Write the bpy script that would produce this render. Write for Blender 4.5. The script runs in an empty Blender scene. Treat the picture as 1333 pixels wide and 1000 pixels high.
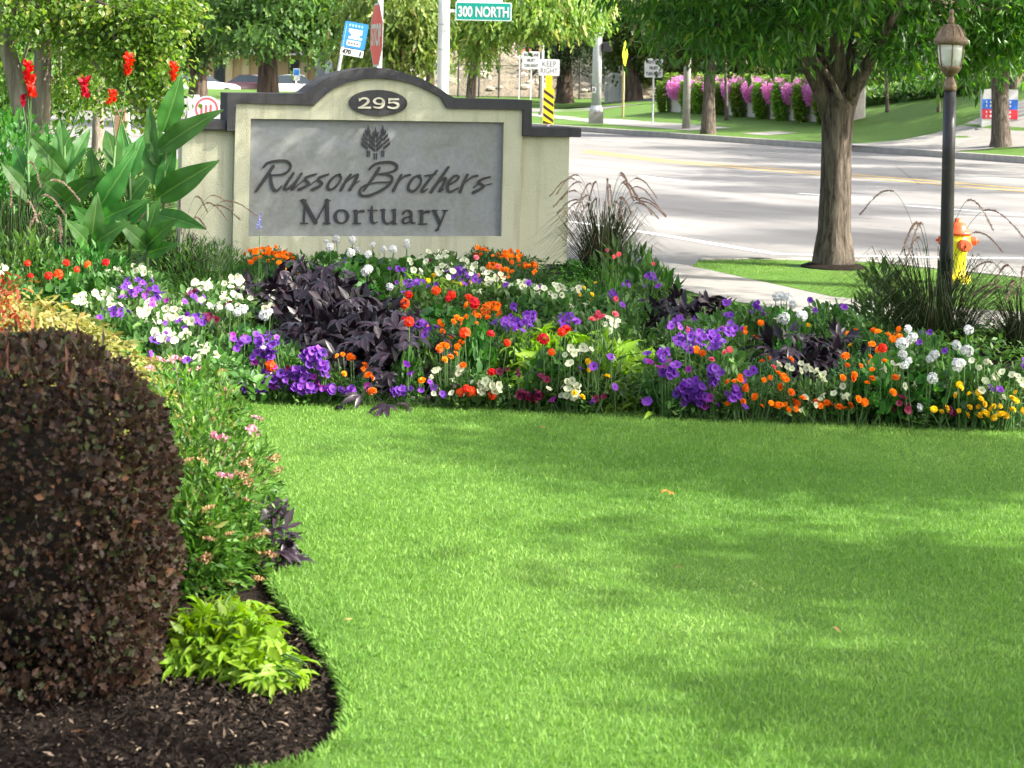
import bpy, math, random
import numpy as np
from mathutils import Vector, Matrix
from mathutils.geometry import tessellate_polygon

random.seed(7)
rng = np.random.default_rng(11)
C = bpy.context.scene.collection
SC = bpy.context.scene
R = math.radians

# ---------------------------------------------------------------- camera
F, H, HORIZ, ROLL = 2500.0, 1.65, 100.0, R(1.2)      # in pixels of a 1333 x 1000 frame
cam = bpy.data.cameras.new('camera'); cam_o = bpy.data.objects.new('camera', cam); C.objects.link(cam_o)
cam.sensor_width = 36; cam.lens = F / 1333 * 36
cam.shift_y = -(500 - HORIZ) / 1333
cam.clip_start = 0.1; cam.clip_end = 4000
cam_o.matrix_world = Matrix.Translation((0, 0, H)) @ Matrix.Rotation(R(90), 4, 'X') @ Matrix.Rotation(ROLL, 4, 'Z')
cam.dof.use_dof = True; cam.dof.focus_distance = 12.0; cam.dof.aperture_fstop = 9.0
SC.camera = cam_o

# ---------------------------------------------------------------- world and sun
SUN_AZ, SUN_EL = R(104), R(39)                         # azimuth clockwise from +Y
sdir = Vector((math.sin(SUN_AZ) * math.cos(SUN_EL), math.cos(SUN_AZ) * math.cos(SUN_EL), math.sin(SUN_EL)))
w = bpy.data.worlds.new('World'); SC.world = w; w.use_nodes = True
nt = w.node_tree; nt.nodes.clear()
sky = nt.nodes.new('ShaderNodeTexSky'); sky.sky_type = 'NISHITA'; sky.sun_disc = False
sky.sun_elevation = SUN_EL; sky.sun_rotation = SUN_AZ
bgn = nt.nodes.new('ShaderNodeBackground'); bgn.inputs['Strength'].default_value = 0.15; sky.dust_density = 5.0; sky.ozone_density = 0.4
hsv = nt.nodes.new('ShaderNodeHueSaturation'); hsv.inputs['Saturation'].default_value = 0.6   # hazy summer sky
out = nt.nodes.new('ShaderNodeOutputWorld')
nt.links.new(sky.outputs[0], hsv.inputs['Color']); nt.links.new(hsv.outputs[0], bgn.inputs[0]); nt.links.new(bgn.outputs[0], out.inputs[0])
sl = bpy.data.lights.new('sun', 'SUN'); sl.energy = 4.2; sl.angle = R(0.6); sl.color = (1.0, 0.94, 0.84)
so = bpy.data.objects.new('sun', sl); C.objects.link(so)
so.rotation_euler = sdir.to_track_quat('Z', 'Y').to_euler(); so.location = (20, -5, 30)
SC.view_settings.view_transform = 'Standard'; SC.view_settings.look = 'None'
SC.view_settings.gamma = 1.0; SC.view_settings.use_curve_mapping = False
SC.view_settings.exposure = 1.74
SC.cycles.max_bounces = 8; SC.cycles.transparent_max_bounces = 8

# ---------------------------------------------------------------- pixel -> world
cr, sr = math.cos(ROLL), math.sin(ROLL)
def uv(x, y):
    u, v = x - 666.5, y - HORIZ
    return u * cr + v * sr, -u * sr + v * cr
def P(x, y, Y):
    u, v = uv(x, y)
    return Vector((u * Y / F, Y, H - v * Y / F))
def G(x, y, z=0.0):
    u, v = uv(x, y)
    Y = F * (H - z) / v
    return Vector((u * Y / F, Y, z))

# ---------------------------------------------------------------- materials
MATS = {}
def nodes(name):
    m = bpy.data.materials.new(name); m.use_nodes = True
    t = m.node_tree; b = t.nodes['Principled BSDF']
    return m, t, b
def ramp(t, fac, stops):
    r = t.nodes.new('ShaderNodeValToRGB'); e = r.color_ramp.elements
    while len(e) < len(stops): e.new(0.5)
    for i, (p, c) in enumerate(stops):
        e[i].position = p; e[i].color = (*c, 1)
    t.links.new(fac, r.inputs[0]); return r.outputs[0]
def noise(t, scale, detail=4, rough=0.6, coord='Object', dist=0.0):
    tc = t.nodes.new('ShaderNodeTexCoord'); n = t.nodes.new('ShaderNodeTexNoise')
    n.inputs['Scale'].default_value = scale; n.inputs['Detail'].default_value = detail
    n.inputs['Roughness'].default_value = rough; n.inputs['Distortion'].default_value = dist
    t.links.new(tc.outputs[coord], n.inputs['Vector']); return n.outputs[0]
def bump(t, b, h, strength, dist):
    n = t.nodes.new('ShaderNodeBump'); n.inputs['Strength'].default_value = strength; n.inputs['Distance'].default_value = dist
    t.links.new(h, n.inputs['Height']); t.links.new(n.outputs[0], b.inputs['Normal'])
def mixc(t, fac, a, b_, mode='MIX'):
    n = t.nodes.new('ShaderNodeMix'); n.data_type = 'RGBA'; n.blend_type = mode
    for s, v in ((0, fac), (6, a), (7, b_)):
        if hasattr(v, 'links') or hasattr(v, 'is_linked'): t.links.new(v, n.inputs[s])
        else: n.inputs[s].default_value = v if s == 0 else (*v, 1)
    return n.outputs[2]
def plain(name, col, rough=0.6, metal=0.0, vary=0.12, scale=18.0, bmp=0.0, bscale=90.0, bdist=0.004, spec=0.4):
    if name in MATS: return MATS[name]
    m, t, b = nodes(name)
    n = noise(t, scale, 5, 0.65)
    d = tuple(c * (1 - vary) for c in col); u = tuple(min(1, c * (1 + vary)) for c in col)
    t.links.new(ramp(t, n, [(0.3, d), (0.7, u)]), b.inputs['Base Color'])
    b.inputs['Roughness'].default_value = rough; b.inputs['Metallic'].default_value = metal
    b.inputs['Specular IOR Level'].default_value = spec
    if bmp: bump(t, b, noise(t, bscale, 6, 0.6), bmp, bdist)
    MATS[name] = m; return m
def leafm(name, stops, trans=0.35, rough=0.5, tcol=None, spec=0.35, big=0.0):
    """colour by the per-leaf attribute 'tint'; thin and slightly translucent"""
    m, t, b = nodes(name)
    a = t.nodes.new('ShaderNodeAttribute'); a.attribute_name = 'tint'
    col = ramp(t, a.outputs['Fac'], stops)
    oi = t.nodes.new('ShaderNodeObjectInfo')
    hs = t.nodes.new('ShaderNodeHueSaturation')
    mp = t.nodes.new('ShaderNodeMapRange'); mp.inputs[3].default_value = 0.74; mp.inputs[4].default_value = 1.2
    mh = t.nodes.new('ShaderNodeMapRange'); mh.inputs[3].default_value = 0.488; mh.inputs[4].default_value = 0.512; t.links.new(oi.outputs['Random'], mh.inputs[0]); t.links.new(mh.outputs[0], hs.inputs['Hue'])
    t.links.new(oi.outputs['Random'], mp.inputs[0]); t.links.new(mp.outputs[0], hs.inputs['Value'])
    t.links.new(col, hs.inputs['Color']); col = hs.outputs[0]
    if big:
        n = noise(t, big, 3, 0.5)
        col = mixc(t, 1.0, col, ramp(t, n, [(0.3, (0.72, 0.72, 0.72)), (0.7, (1.0, 1.0, 1.0))]), 'MULTIPLY')
    t.links.new(col, b.inputs['Base Color'])
    b.inputs['Roughness'].default_value = rough; b.inputs['Specular IOR Level'].default_value = spec
    tr = t.nodes.new('ShaderNodeBsdfTranslucent')
    g = t.nodes.new('ShaderNodeHueSaturation'); g.inputs['Saturation'].default_value = 1.1; g.inputs['Value'].default_value = 1.5
    t.links.new(col, g.inputs['Color']); t.links.new(g.outputs[0], tr.inputs['Color'])
    mx = t.nodes.new('ShaderNodeMixShader'); mx.inputs[0].default_value = trans
    o = t.nodes['Material Output']
    t.links.new(b.outputs[0], mx.inputs[1]); t.links.new(tr.outputs[0], mx.inputs[2]); t.links.new(mx.outputs[0], o.inputs[0])
    MATS[name] = m; return m

# ---------------------------------------------------------------- mesh helpers
def link(o, parent=None):
    C.objects.link(o)
    if parent is not None: o.parent = parent
    return o
def tag(o, label=None, cat=None, group=None, kind=None):
    if label: o['label'] = label
    if cat: o['category'] = cat
    if group: o['group'] = group
    if kind: o['kind'] = kind
    return o
def empty(name, loc, label=None, cat=None, group=None, rz=0.0):
    o = bpy.data.objects.new(name, None); o.location = loc; o.rotation_euler = (0, 0, rz); o.empty_display_size = 0.1
    C.objects.link(o); return tag(o, label, cat, group)
class MB:
    def __init__(s): s.v = []; s.f = []
    def add(s, v, f):
        k = len(s.v); s.v += [tuple(p) for p in v]; s.f += [tuple(i + k for i in q) for q in f]; return s
    def box(s, x0, x1, y0, y1, z0, z1):
        v = [(x, y, z) for z in (z0, z1) for y in (y0, y1) for x in (x0, x1)]
        return s.add(v, [(0, 2, 3, 1), (4, 5, 7, 6), (0, 1, 5, 4), (2, 6, 7, 3), (0, 4, 6, 2), (1, 3, 7, 5)])
    def tube(s, pts, rad, n=8, cap=True):
        pts = [Vector(p) for p in pts]
        if not hasattr(rad, '__len__'): rad = [rad] * len(pts)
        v, f = [], []; ref = None
        for i, p in enumerate(pts):
            d = (pts[min(i + 1, len(pts) - 1)] - pts[max(i - 1, 0)]).normalized()
            if ref is None: ref = d.orthogonal().normalized()
            a = (ref - d * ref.dot(d)).normalized(); b = d.cross(a); ref = a
            for k in range(n):
                t = 2 * math.pi * k / n
                v.append(p + (a * math.cos(t) + b * math.sin(t)) * rad[i])
        for i in range(len(pts) - 1):
            for k in range(n):
                f.append((i * n + k, i * n + (k + 1) % n, (i + 1) * n + (k + 1) % n, (i + 1) * n + k))
        if cap:
            f.append(tuple(range(n))[::-1]); f.append(tuple((len(pts) - 1) * n + k for k in range(n)))
        return s.add(v, f)
    def lathe(s, prof, n=20, c=(0, 0, 0), squash=1.0):
        v, f = [], []
        for r_, z in prof:
            for k in range(n):
                t = 2 * math.pi * k / n
                v.append((c[0] + r_ * math.cos(t), c[1] + r_ * math.sin(t) * squash, c[2] + z))
        for i in range(len(prof) - 1):
            for k in range(n):
                f.append((i * n + k, i * n + (k + 1) % n, (i + 1) * n + (k + 1) % n, (i + 1) * n + k))
        f.append(tuple(range(n))[::-1]); f.append(tuple((len(prof) - 1) * n + k for k in range(n)))
        return s.add(v, f)
    def prism(s, poly, a, b, axes='xz', hole=None):
        """polygon in a plane, pushed from a to b along the third axis"""
        loops = [poly] + ([hole] if hole else [])
        allp = [p for l in loops for p in l]
        def at(p, q):
            return {'xz': (p[0], q, p[1]), 'xy': (p[0], p[1], q), 'yz': (q, p[0], p[1])}[axes]
        tri = tessellate_polygon([[Vector((p[0], p[1], 0)) for p in l] for l in loops])
        n = len(allp); v = [at(p, a) for p in allp] + [at(p, b) for p in allp]
        f = []
        for t in tri:
            A, B, D = [allp[i] for i in t]
            ccw = (B[0] - A[0]) * (D[1] - A[1]) - (B[1] - A[1]) * (D[0] - A[0]) > 0
            t = tuple(t) if ccw else tuple(t)[::-1]
            f.append(tuple(i for i in t)); f.append(tuple(i + n for i in t[::-1]))
        k = 0
        for l in loops:
            m = len(l)
            for i in range(m): f.append((k + i, k + i + n, k + (i + 1) % m + n, k + (i + 1) % m))
            k += m
        return s.add(v, f)
    def build(s, name, mat, parent=None, smooth=False, off=None, bevel=0.0):
        v = s.v if off is None else [(p[0] - off[0], p[1] - off[1], p[2] - off[2]) for p in s.v]
        me = bpy.data.meshes.new(name); me.from_pydata(v, [], s.f)
        import bmesh
        bm = bmesh.new(); bm.from_mesh(me); bmesh.ops.recalc_face_normals(bm, faces=bm.faces); bm.to_mesh(me); bm.free()
        if smooth: me.polygons.foreach_set('use_smooth', [True] * len(me.polygons))
        me.materials.append(mat)
        o = bpy.data.objects.new(name, me); link(o, parent)
        if bevel:
            bv = o.modifiers.new('bevel', 'BEVEL'); bv.width = bevel; bv.segments = 2; bv.limit_method = 'ANGLE'
        return o
def npmesh(name, V, faces, tint=None, mat=None, smooth=False):
    """V (n,3) array; faces list of (k,m) index arrays"""
    me = bpy.data.meshes.new(name)
    V = np.ascontiguousarray(V, dtype=np.float32)
    me.vertices.add(len(V)); me.vertices.foreach_set('co', V.ravel())
    tot = sum(f.size for f in faces); npoly = sum(len(f) for f in faces)
    me.loops.add(tot); me.polygons.add(npoly)
    li = np.concatenate([f.ravel() for f in faces]).astype(np.int32)
    st, k = [], 0
    for f in faces:
        st.append(np.arange(len(f)) * f.shape[1] + k); k += f.size
    me.loops.foreach_set('vertex_index', li); me.polygons.foreach_set('loop_start', np.concatenate(st).astype(np.int32))
    if smooth: me.polygons.foreach_set('use_smooth', np.ones(npoly, dtype=bool))
    me.update(calc_edges=True)
    if tint is not None:
        at = me.attributes.new('tint', 'FLOAT', 'POINT'); at.data.foreach_set('value', np.ascontiguousarray(tint, dtype=np.float32))
    if mat: me.materials.append(mat)
    return me
# leaf outlines: (along, across, up) and faces
TPL = {
 'lance': (np.array([(0, 0, 0), (.45, .5, .07), (1, 0, -.05), (.45, -.5, .07)]), [(0, 3, 2), (0, 2, 1)]),
 'oval': (np.array([(0, 0, 0), (.3, .46, .06), (.75, .4, .05), (1, 0, -.06), (.75, -.4, .05), (.3, -.46, .06), (.5, 0, 0)]),
          [(0, 6, 1), (1, 6, 2), (2, 6, 3), (3, 6, 4), (4, 6, 5), (5, 6, 0)]),
 'lobed': (np.array([(0, 0, 0), (.25, .55, .1), (.42, .3, 0), (.75, .5, .08), (.72, .2, 0), (1, 0, -.08), (.72, -.2, 0), (.75, -.5, .08), (.42, -.3, 0), (.25, -.55, .1)]),
           [(0, 2, 1), (0, 8, 2), (0, 9, 8), (2, 4, 3), (2, 8, 6, 4), (8, 7, 6), (4, 6, 5)]),
 'spray': (np.array([(0, 0, 0), (.3, .5, .05), (.5, .1, 0), (.7, .45, .0), (1, 0, -.1), (.7, -.45, 0), (.5, -.1, 0), (.3, -.5, .05)]),
           [(0, 2, 1), (0, 6, 2), (0, 7, 6), (2, 4, 3), (2, 6, 4), (6, 5, 4)]),
}
def unit(a): return a / np.maximum(np.linalg.norm(a, axis=1, keepdims=True), 1e-9)
def leaves(pos, d, nrm, L, W, tpl, tint):
    n = len(pos); d = unit(d); s = unit(np.cross(d, nrm)); u = np.cross(s, d)
    T, F_ = TPL[tpl]; m = len(T)
    L = np.broadcast_to(np.asarray(L, float), (n,)); W = np.broadcast_to(np.asarray(W, float), (n,))
    V = (pos[:, None, :] + d[:, None, :] * (T[None, :, 0] * L[:, None])[..., None]
         + s[:, None, :] * (T[None, :, 1] * W[:, None])[..., None] + u[:, None, :] * (T[None, :, 2] * L[:, None])[..., None])
    base = (np.arange(n) * m)[:, None]
    fs = {}
    for f in F_: fs.setdefault(len(f), []).append(base + np.array(f)[None, :])
    return V.reshape(-1, 3), [np.concatenate(x) for x in fs.values()], np.repeat(tint, m)
def merge(parts):
    Vs, Fs, Ts, k = [], {}, [], 0
    for V, F_, T in parts:
        Vs.append(V); Ts.append(T)
        for f in F_: Fs.setdefault(f.shape[1], []).append(f + k)
        k += len(V)
    return np.concatenate(Vs), [np.concatenate(x) for x in Fs.values()], np.concatenate(Ts)
def rdir(n): return unit(rng.normal(size=(n, 3)))
def inpoly(px, py, poly):
    c = np.zeros(len(px), bool); n = len(poly)
    for i in range(n):
        x0, y0 = poly[i]; x1, y1 = poly[(i + 1) % n]
        k = ((y0 > py) != (y1 > py)) & (px < (x1 - x0) * (py - y0) / ((y1 - y0) or 1e-9) + x0)
        c ^= k
    return c
def mobj(name, me, parent=None, loc=None):
    o = bpy.data.objects.new(name, me); link(o, parent)
    if loc is not None: o.location = loc
    return o

# ---------------------------------------------------------------- material set
def lawn_mat(name, a, b_, sc=3.0, fine=160):
    m, t, b = nodes(name)
    n = noise(t, sc, 6, 0.65); n2 = noise(t, fine, 5, 0.75)
    c = mixc(t, 0.5, ramp(t, n, [(0.3, a), (0.7, b_)]), ramp(t, n2, [(0.35, a), (0.65, b_)]))
    t.links.new(c, b.inputs['Base Color']); b.inputs['Roughness'].default_value = 0.8; b.inputs['Specular IOR Level'].default_value = 0.15
    bump(t, b, n2, 0.8, 0.02); return m
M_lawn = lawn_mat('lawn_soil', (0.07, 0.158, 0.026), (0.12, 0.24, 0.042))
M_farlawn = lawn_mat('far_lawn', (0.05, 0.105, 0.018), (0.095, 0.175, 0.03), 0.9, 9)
M_earth = plain('earth', (0.16, 0.14, 0.09), 0.9, vary=0.3, scale=0.4)
def mulch_mat():
    m, t, b = nodes('bark_mulch')
    n = noise(t, 55, 8, 0.75, dist=0.6); n2 = noise(t, 6, 3, 0.5)
    c = mixc(t, 0.35, ramp(t, n, [(0.3, (0.008, 0.006, 0.005)), (0.6, (0.03, 0.021, 0.016)), (0.8, (0.075, 0.05, 0.035))]), ramp(t, n2, [(0.3, (0.012, 0.009, 0.008)), (0.7, (0.035, 0.024, 0.018))]))
    t.links.new(c, b.inputs['Base Color']); b.inputs['Roughness'].default_value = 0.95; b.inputs['Specular IOR Level'].default_value = 0.1
    bump(t, b, n, 1.0, 0.03); return m
M_mulch = mulch_mat()
def road_mat():
    m, t, b = nodes('road_surface')
    n = noise(t, 0.35, 4, 0.6); n2 = noise(t, 220, 3, 0.7)
    tc = t.nodes.new('ShaderNodeTexCoord'); v = t.nodes.new('ShaderNodeTexVoronoi'); v.feature = 'DISTANCE_TO_EDGE'; v.inputs['Scale'].default_value = 0.11
    t.links.new(tc.outputs['Object'], v.inputs['Vector'])
    base = mixc(t, 0.45, ramp(t, n, [(0.3, (0.16, 0.155, 0.148)), (0.7, (0.212, 0.206, 0.198))]), ramp(t, n2, [(0.3, (0.14, 0.136, 0.13)), (0.7, (0.232, 0.226, 0.216))]))
    cr_ = ramp(t, v.outputs[0], [(0.0, (0.42, 0.41, 0.4)), (0.004, (1, 1, 1))])
    m1 = t.nodes.new('ShaderNodeMapping'); m1.inputs['Rotation'].default_value = (0, 0, R(63)); m2 = t.nodes.new('ShaderNodeMapping'); m2.inputs['Scale'].default_value = (.035, .75, 1)
    tn = t.nodes.new('ShaderNodeTexNoise'); tn.inputs['Scale'].default_value = 1.0; tn.inputs['Detail'].default_value = 5
    t.links.new(tc.outputs['Object'], m1.inputs[0]); t.links.new(m1.outputs[0], m2.inputs[0]); t.links.new(m2.outputs[0], tn.inputs['Vector'])
    base = mixc(t, 1.0, base, ramp(t, tn.outputs[0], [(0.36, (0.80, 0.80, 0.80)), (0.55, (1.08, 1.08, 1.08))]), 'MULTIPLY')
    sp_ = noise(t, 1.3, 6, 0.75); base = mixc(t, 1.0, base, ramp(t, sp_, [(0.30, (0.62, 0.61, 0.60)), (0.42, (1, 1, 1))]), 'MULTIPLY')
    t.links.new(mixc(t, 0.8, base, cr_, 'MULTIPLY'), b.inputs['Base Color']); b.inputs['Roughness'].default_value = 0.85
    b.inputs['Specular IOR Level'].default_value = 0.25
    bump(t, b, n2, 0.3, 0.004); return m
M_road = road_mat()
M_conc = plain('concrete', (0.235, 0.224, 0.205), 0.85, vary=0.12, scale=3, bmp=0.3, bscale=120, bdist=0.003)
M_kerb = plain('kerb_concrete', (0.33, 0.31, 0.28), 0.85, vary=0.2, scale=4, bmp=0.3)
M_white = plain('road_white', (0.78, 0.78, 0.76), 0.7, vary=0.08, scale=5)
M_yellow = plain('road_yellow', (0.5, 0.31, 0.04), 0.7, vary=0.2, scale=3)

# ---------------------------------------------------------------- the setting
big = MB().add([(-900, -300, -0.22), (900, -300, -0.22), (900, 1600, -0.22), (-900, 1600, -0.22)], [(0, 1, 2, 3)])
tag(big.build('ground', M_earth), kind='structure')

front_px = [(385, 1000), (440, 968), (456, 930), (446, 880), (415, 832), (378, 793), (352, 757), (341, 700), (334, 620), (318, 560), (306, 532),
            (330, 522), (480, 526), (640, 531), (800, 539), (950, 547), (1100, 553), (1333, 562), (1480, 566)]
bed = [tuple(G(*p)[:2]) for p in front_px]
edge_line = bed[11:]
bed = [(-1.0, 4.3)] + bed + [(4.6, 11.0), (4.6, 12.3), (2.9, 13.05), (1.8, 12.95), (1.2, 13.0), (0.2, 13.25), (-0.25, 13.5), (0.16, 13.9), (0.95, 14.2), (1.28, 15.6),
        (1.3, 17.2), (-4.5, 17.2), (-7.5, 16.5), (-7.5, 3.6), (-2.2, 3.6)]
def smooth_poly(poly, it=1):
    for _ in range(it):
        q = []
        for i in range(len(poly)):
            a, b_ = Vector(poly[i]), Vector(poly[(i + 1) % len(poly)])
            q += [tuple(a.lerp(b_, .25)), tuple(a.lerp(b_, .75))]
        poly = q
    return poly
bed_s = smooth_poly(bed, 2)
kerb_line = [(1.25, 17.55), (1.75, 17.75), (2.3, 17.95), (3.3, 17.9), (4.4, 16.75), (6.0, 15.95), (9.0, 15.1)]
lawn_out = [(-12, -6), (12, -6), (12, 12.1), (8, 12.2), (3.3, 13.0), (2.05, 13.75), (1.5, 14.6), (1.05, 16.2), (0.85, 17.3), (0.6, 17.5), (-12, 17.5)]
lawn = MB().prism(lawn_out, -0.09, 0.0, 'xy', hole=bed_s)
tag(lawn.build('lawn', M_lawn), kind='structure')

def edge_y(X):
    for (x0, y0), (x1, y1) in zip(edge_line, edge_line[1:]):
        if x0 <= X <= x1: return y0 + (y1 - y0) * (X - x0) / (x1 - x0)
    return edge_line[0][1] if X < edge_line[0][0] else edge_line[-1][1]
def bed_z(X, Y):
    """soil height: sunk at the cut edge, mounded inside"""
    d = max(0.0, min(1.2, Y - edge_y(X))) if X > -1.35 else 0.5
    return -0.05 + 0.07 * d
# mulch sheet
gx = np.arange(-7.6, 4.8, 0.09); gy = np.arange(3.5, 17.4, 0.09)
XX, YY = np.meshgrid(gx, gy); ZZ = np.full(XX.shape, -0.032)
ZZ += 0.012 * np.sin(XX * 5.1 + 1.3 * np.sin(YY * 3)) * np.sin(YY * 4.3) + rng.normal(0, 0.006, XX.shape)
ok = inpoly(XX.ravel(), YY.ravel(), bed_s).reshape(XX.shape)
ok2 = ok.copy()
for dx in (-1, 0, 1):
    for dy in (-1, 0, 1): ok2 |= np.roll(np.roll(ok, dx, 1), dy, 0)
ZZ = np.where(ok, ZZ, -0.06)
idx = np.arange(XX.size).reshape(XX.shape)
q = np.stack([idx[:-1, :-1], idx[:-1, 1:], idx[1:, 1:], idx[1:, :-1]], -1)
keep = ok2[:-1, :-1] & ok2[:-1, 1:] & ok2[1:, 1:] & ok2[1:, :-1]
me = npmesh('mulch_bed', np.stack([XX, YY, ZZ], -1).reshape(-1, 3), [q[keep]], mat=M_mulch, smooth=True)
tag(mobj('mulch_bed', me), kind='structure')

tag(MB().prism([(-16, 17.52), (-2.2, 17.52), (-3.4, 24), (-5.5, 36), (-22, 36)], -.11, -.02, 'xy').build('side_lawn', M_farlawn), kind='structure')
# pavement, parkway, road
side_up = [(0.95, 18.0), (1.25, 17.5), (1.6, 17.0), (2.5, 14.75), (3.6, 14.05), (12, 13.3)]
pave = side_up + [(12, 12.11), (8, 12.21), (3.31, 13.01), (2.06, 13.76), (1.51, 14.61), (1.06, 16.21), (0.86, 17.31), (0.7, 17.9)]
def slab_split(poly): return poly
tag(MB().prism(pave, -0.09, 0.012, 'xy').build('pavement', M_conc), kind='structure')
park = [(1.63, 17.03)] + [(x, y - 0.16) for x, y in kerb_line[1:]] + [(9.0, 13.6), (3.62, 14.1), (2.54, 14.8)]
tag(MB().prism(park, -0.09, 0.004, 'xy').build('parkway_lawn', M_lawn), kind='structure')
kb = MB()
k0 = kerb_line[1:]
kpoly = k0 + [(x, y - 0.155) for x, y in k0[::-1]]
tag(MB().prism(kpoly, -0.11, 0.02, 'xy').build('kerb', M_kerb, bevel=0.02), kind='structure')
ROADZ = -0.10
rd = MB().add([(-90, 12, ROADZ), (60, 12, ROADZ), (60, 135, ROADZ), (-90, 135, ROADZ)], [(0, 1, 2, 3)])
tag(rd.build('road', M_road), kind='structure')
def strip(name, pts, width, mat, z, kind='structure', rise=None):
    """flat ribbon along a polyline in plan"""
    pts = [Vector(p[:2]) for p in pts]; v, f = [], []
    dense = []
    for a, b_ in zip(pts, pts[1:]):
        n = max(1, int((b_ - a).length / 1.0))
        dense += [a.lerp(b_, i / n) for i in range(n)]
    dense.append(pts[-1])
    for i, p in enumerate(dense):
        d = (dense[min(i + 1, len(dense) - 1)] - dense[max(0, i - 1)]).normalized(); nn = Vector((-d.y, d.x))
        for s_ in (-.5, .5):
            c = p + nn * width * s_
            v.append((c.x, c.y, z + (rise(c.x, c.y) if rise else 0)))
    for i in range(len(dense) - 1): f.append((2 * i, 2 * i + 2, 2 * i + 3, 2 * i + 1))
    return tag(MB().add(v, f).build(name, mat), kind=kind)
def gp(*pts): return [G(x, y, ROADZ) for x, y in pts]
strip('road_marking', gp((760, 196), (870, 209), (1000, 219), (1180, 233), (1333, 246), (1500, 262)), 0.16, M_yellow, ROADZ + 0.004)
strip('road_marking', gp((760, 198.5), (870, 211.5), (1000, 222), (1180, 236.5), (1333, 250), (1500, 266)), 0.16, M_yellow, ROADZ + 0.004)
strip('road_marking', gp((745, 289), (860, 306), (960, 323), (1010, 331), (1100, 333.5), (1333, 337)), 0.13, M_white, ROADZ + 0.004)
strip('road_marking', gp((832, 229), (895, 237)), 0.12, M_white, ROADZ + 0.004)
strip('road_marking', gp((770, 181.5), (835, 185.5)), 0.14, M_white, ROADZ + 0.004)
strip('road_marking', gp((1040, 252), (1130, 258)), 0.12, M_white, ROADZ + 0.004)
strip('road_marking', gp((1180, 268), (1333, 280)), 0.12, M_white, ROADZ + 0.004)

# far side of the street
FC0, FD = Vector((3.8, 60.0)), Vector((0.452, -0.892)); FN = Vector((0.892, 0.452))
def far_d(X, Y): return (Vector((X, Y)) - FC0).dot(FN)
def sm(a, b_, x): t = min(1, max(0, (x - a) / (b_ - a))); return t * t * (3 - 2 * t)
def terr(X, Y):
    A = float(np.interp(X, [-5, 3, 6, 10, 13, 17], [0.03, 0.06, 0.5, 0.62, 1.25, 1.75]))
    z = 0.04 + A * sm(0.3, 9.5, far_d(X, Y))
    if Y > 98: z = max(z, 0.12 + 0.035 * min(12, Y - 98))
    return z
def grid_terrain(name, s0, s1, ns, d0, d1, nd, mat, zadd=0.0):
    v, f = [], []
    for i in range(ns + 1):
        for j in range(nd + 1):
            s_ = s0 + (s1 - s0) * i / ns; d = d0 + (d1 - d0) * (j / nd) ** 1.5
            p = FC0 + FD * s_ + FN * d; v.append((p.x, p.y, terr(p.x, p.y) + zadd))
    for i in range(ns):
        for j in range(nd):
            a = i * (nd + 1) + j; f.append((a, a + nd + 1, a + nd + 2, a + 1))
    return tag(MB().add(v, f).build(name, mat, smooth=True), kind='structure')
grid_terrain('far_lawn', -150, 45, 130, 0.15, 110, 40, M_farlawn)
kv = [FC0 + FD * s_ for s_ in (-60, 45)]
kq = [tuple(kv[0]), tuple(kv[1]), tuple(kv[1] + FN * 0.2), tuple(kv[0] + FN * 0.2)]
tag(MB().prism(kq, -0.11, 0.06, 'xy').build('kerb', M_kerb, bevel=0.02), kind='structure')
def tg(x, y, guess=60):
    """where the ray of a pixel meets the far terrain"""
    Y = 40.0
    while Y < 130:
        p = P(x, y, Y)
        if far_d(p.x, Y) > .3 and p.z <= terr(p.x, Y): break
        Y += 0.15
    p = P(x, y, Y); return Vector((p.x, p.y, terr(p.x, p.y)))
strip('footpath', [tg(*p) for p in ((640, 146), (700, 150), (760, 156), (830, 162), (900, 167), (925, 169))], 1.5, M_conc, 0.012, rise=terr)
strip('footpath', [tg(*p) for p in ((990, 173), (1005, 174.5), (1020, 175.5))], 1.2, M_conc, 0.012, rise=terr)
strip('side_street', [(-60, 118), (-20, 96), (-6, 90), (4, 91), (9, 96), (12, 103)], 9.0, M_road, 0.014, rise=terr)
strip('driveway', [tuple(FC0 + FD * 12.6 + FN * 0.02), tuple(FC0 + FD * 12.2 + FN * 5.0), tuple(FC0 + FD * 11.4 + FN * 9)], 4.4, M_conc, 0.016, rise=terr)
strip('footpath', [tg(*p, 48) for p in ((1205, 188), (1260, 185), (1340, 186.5), (1420, 189))], 1.5, M_conc, 0.02, rise=terr)

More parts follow.
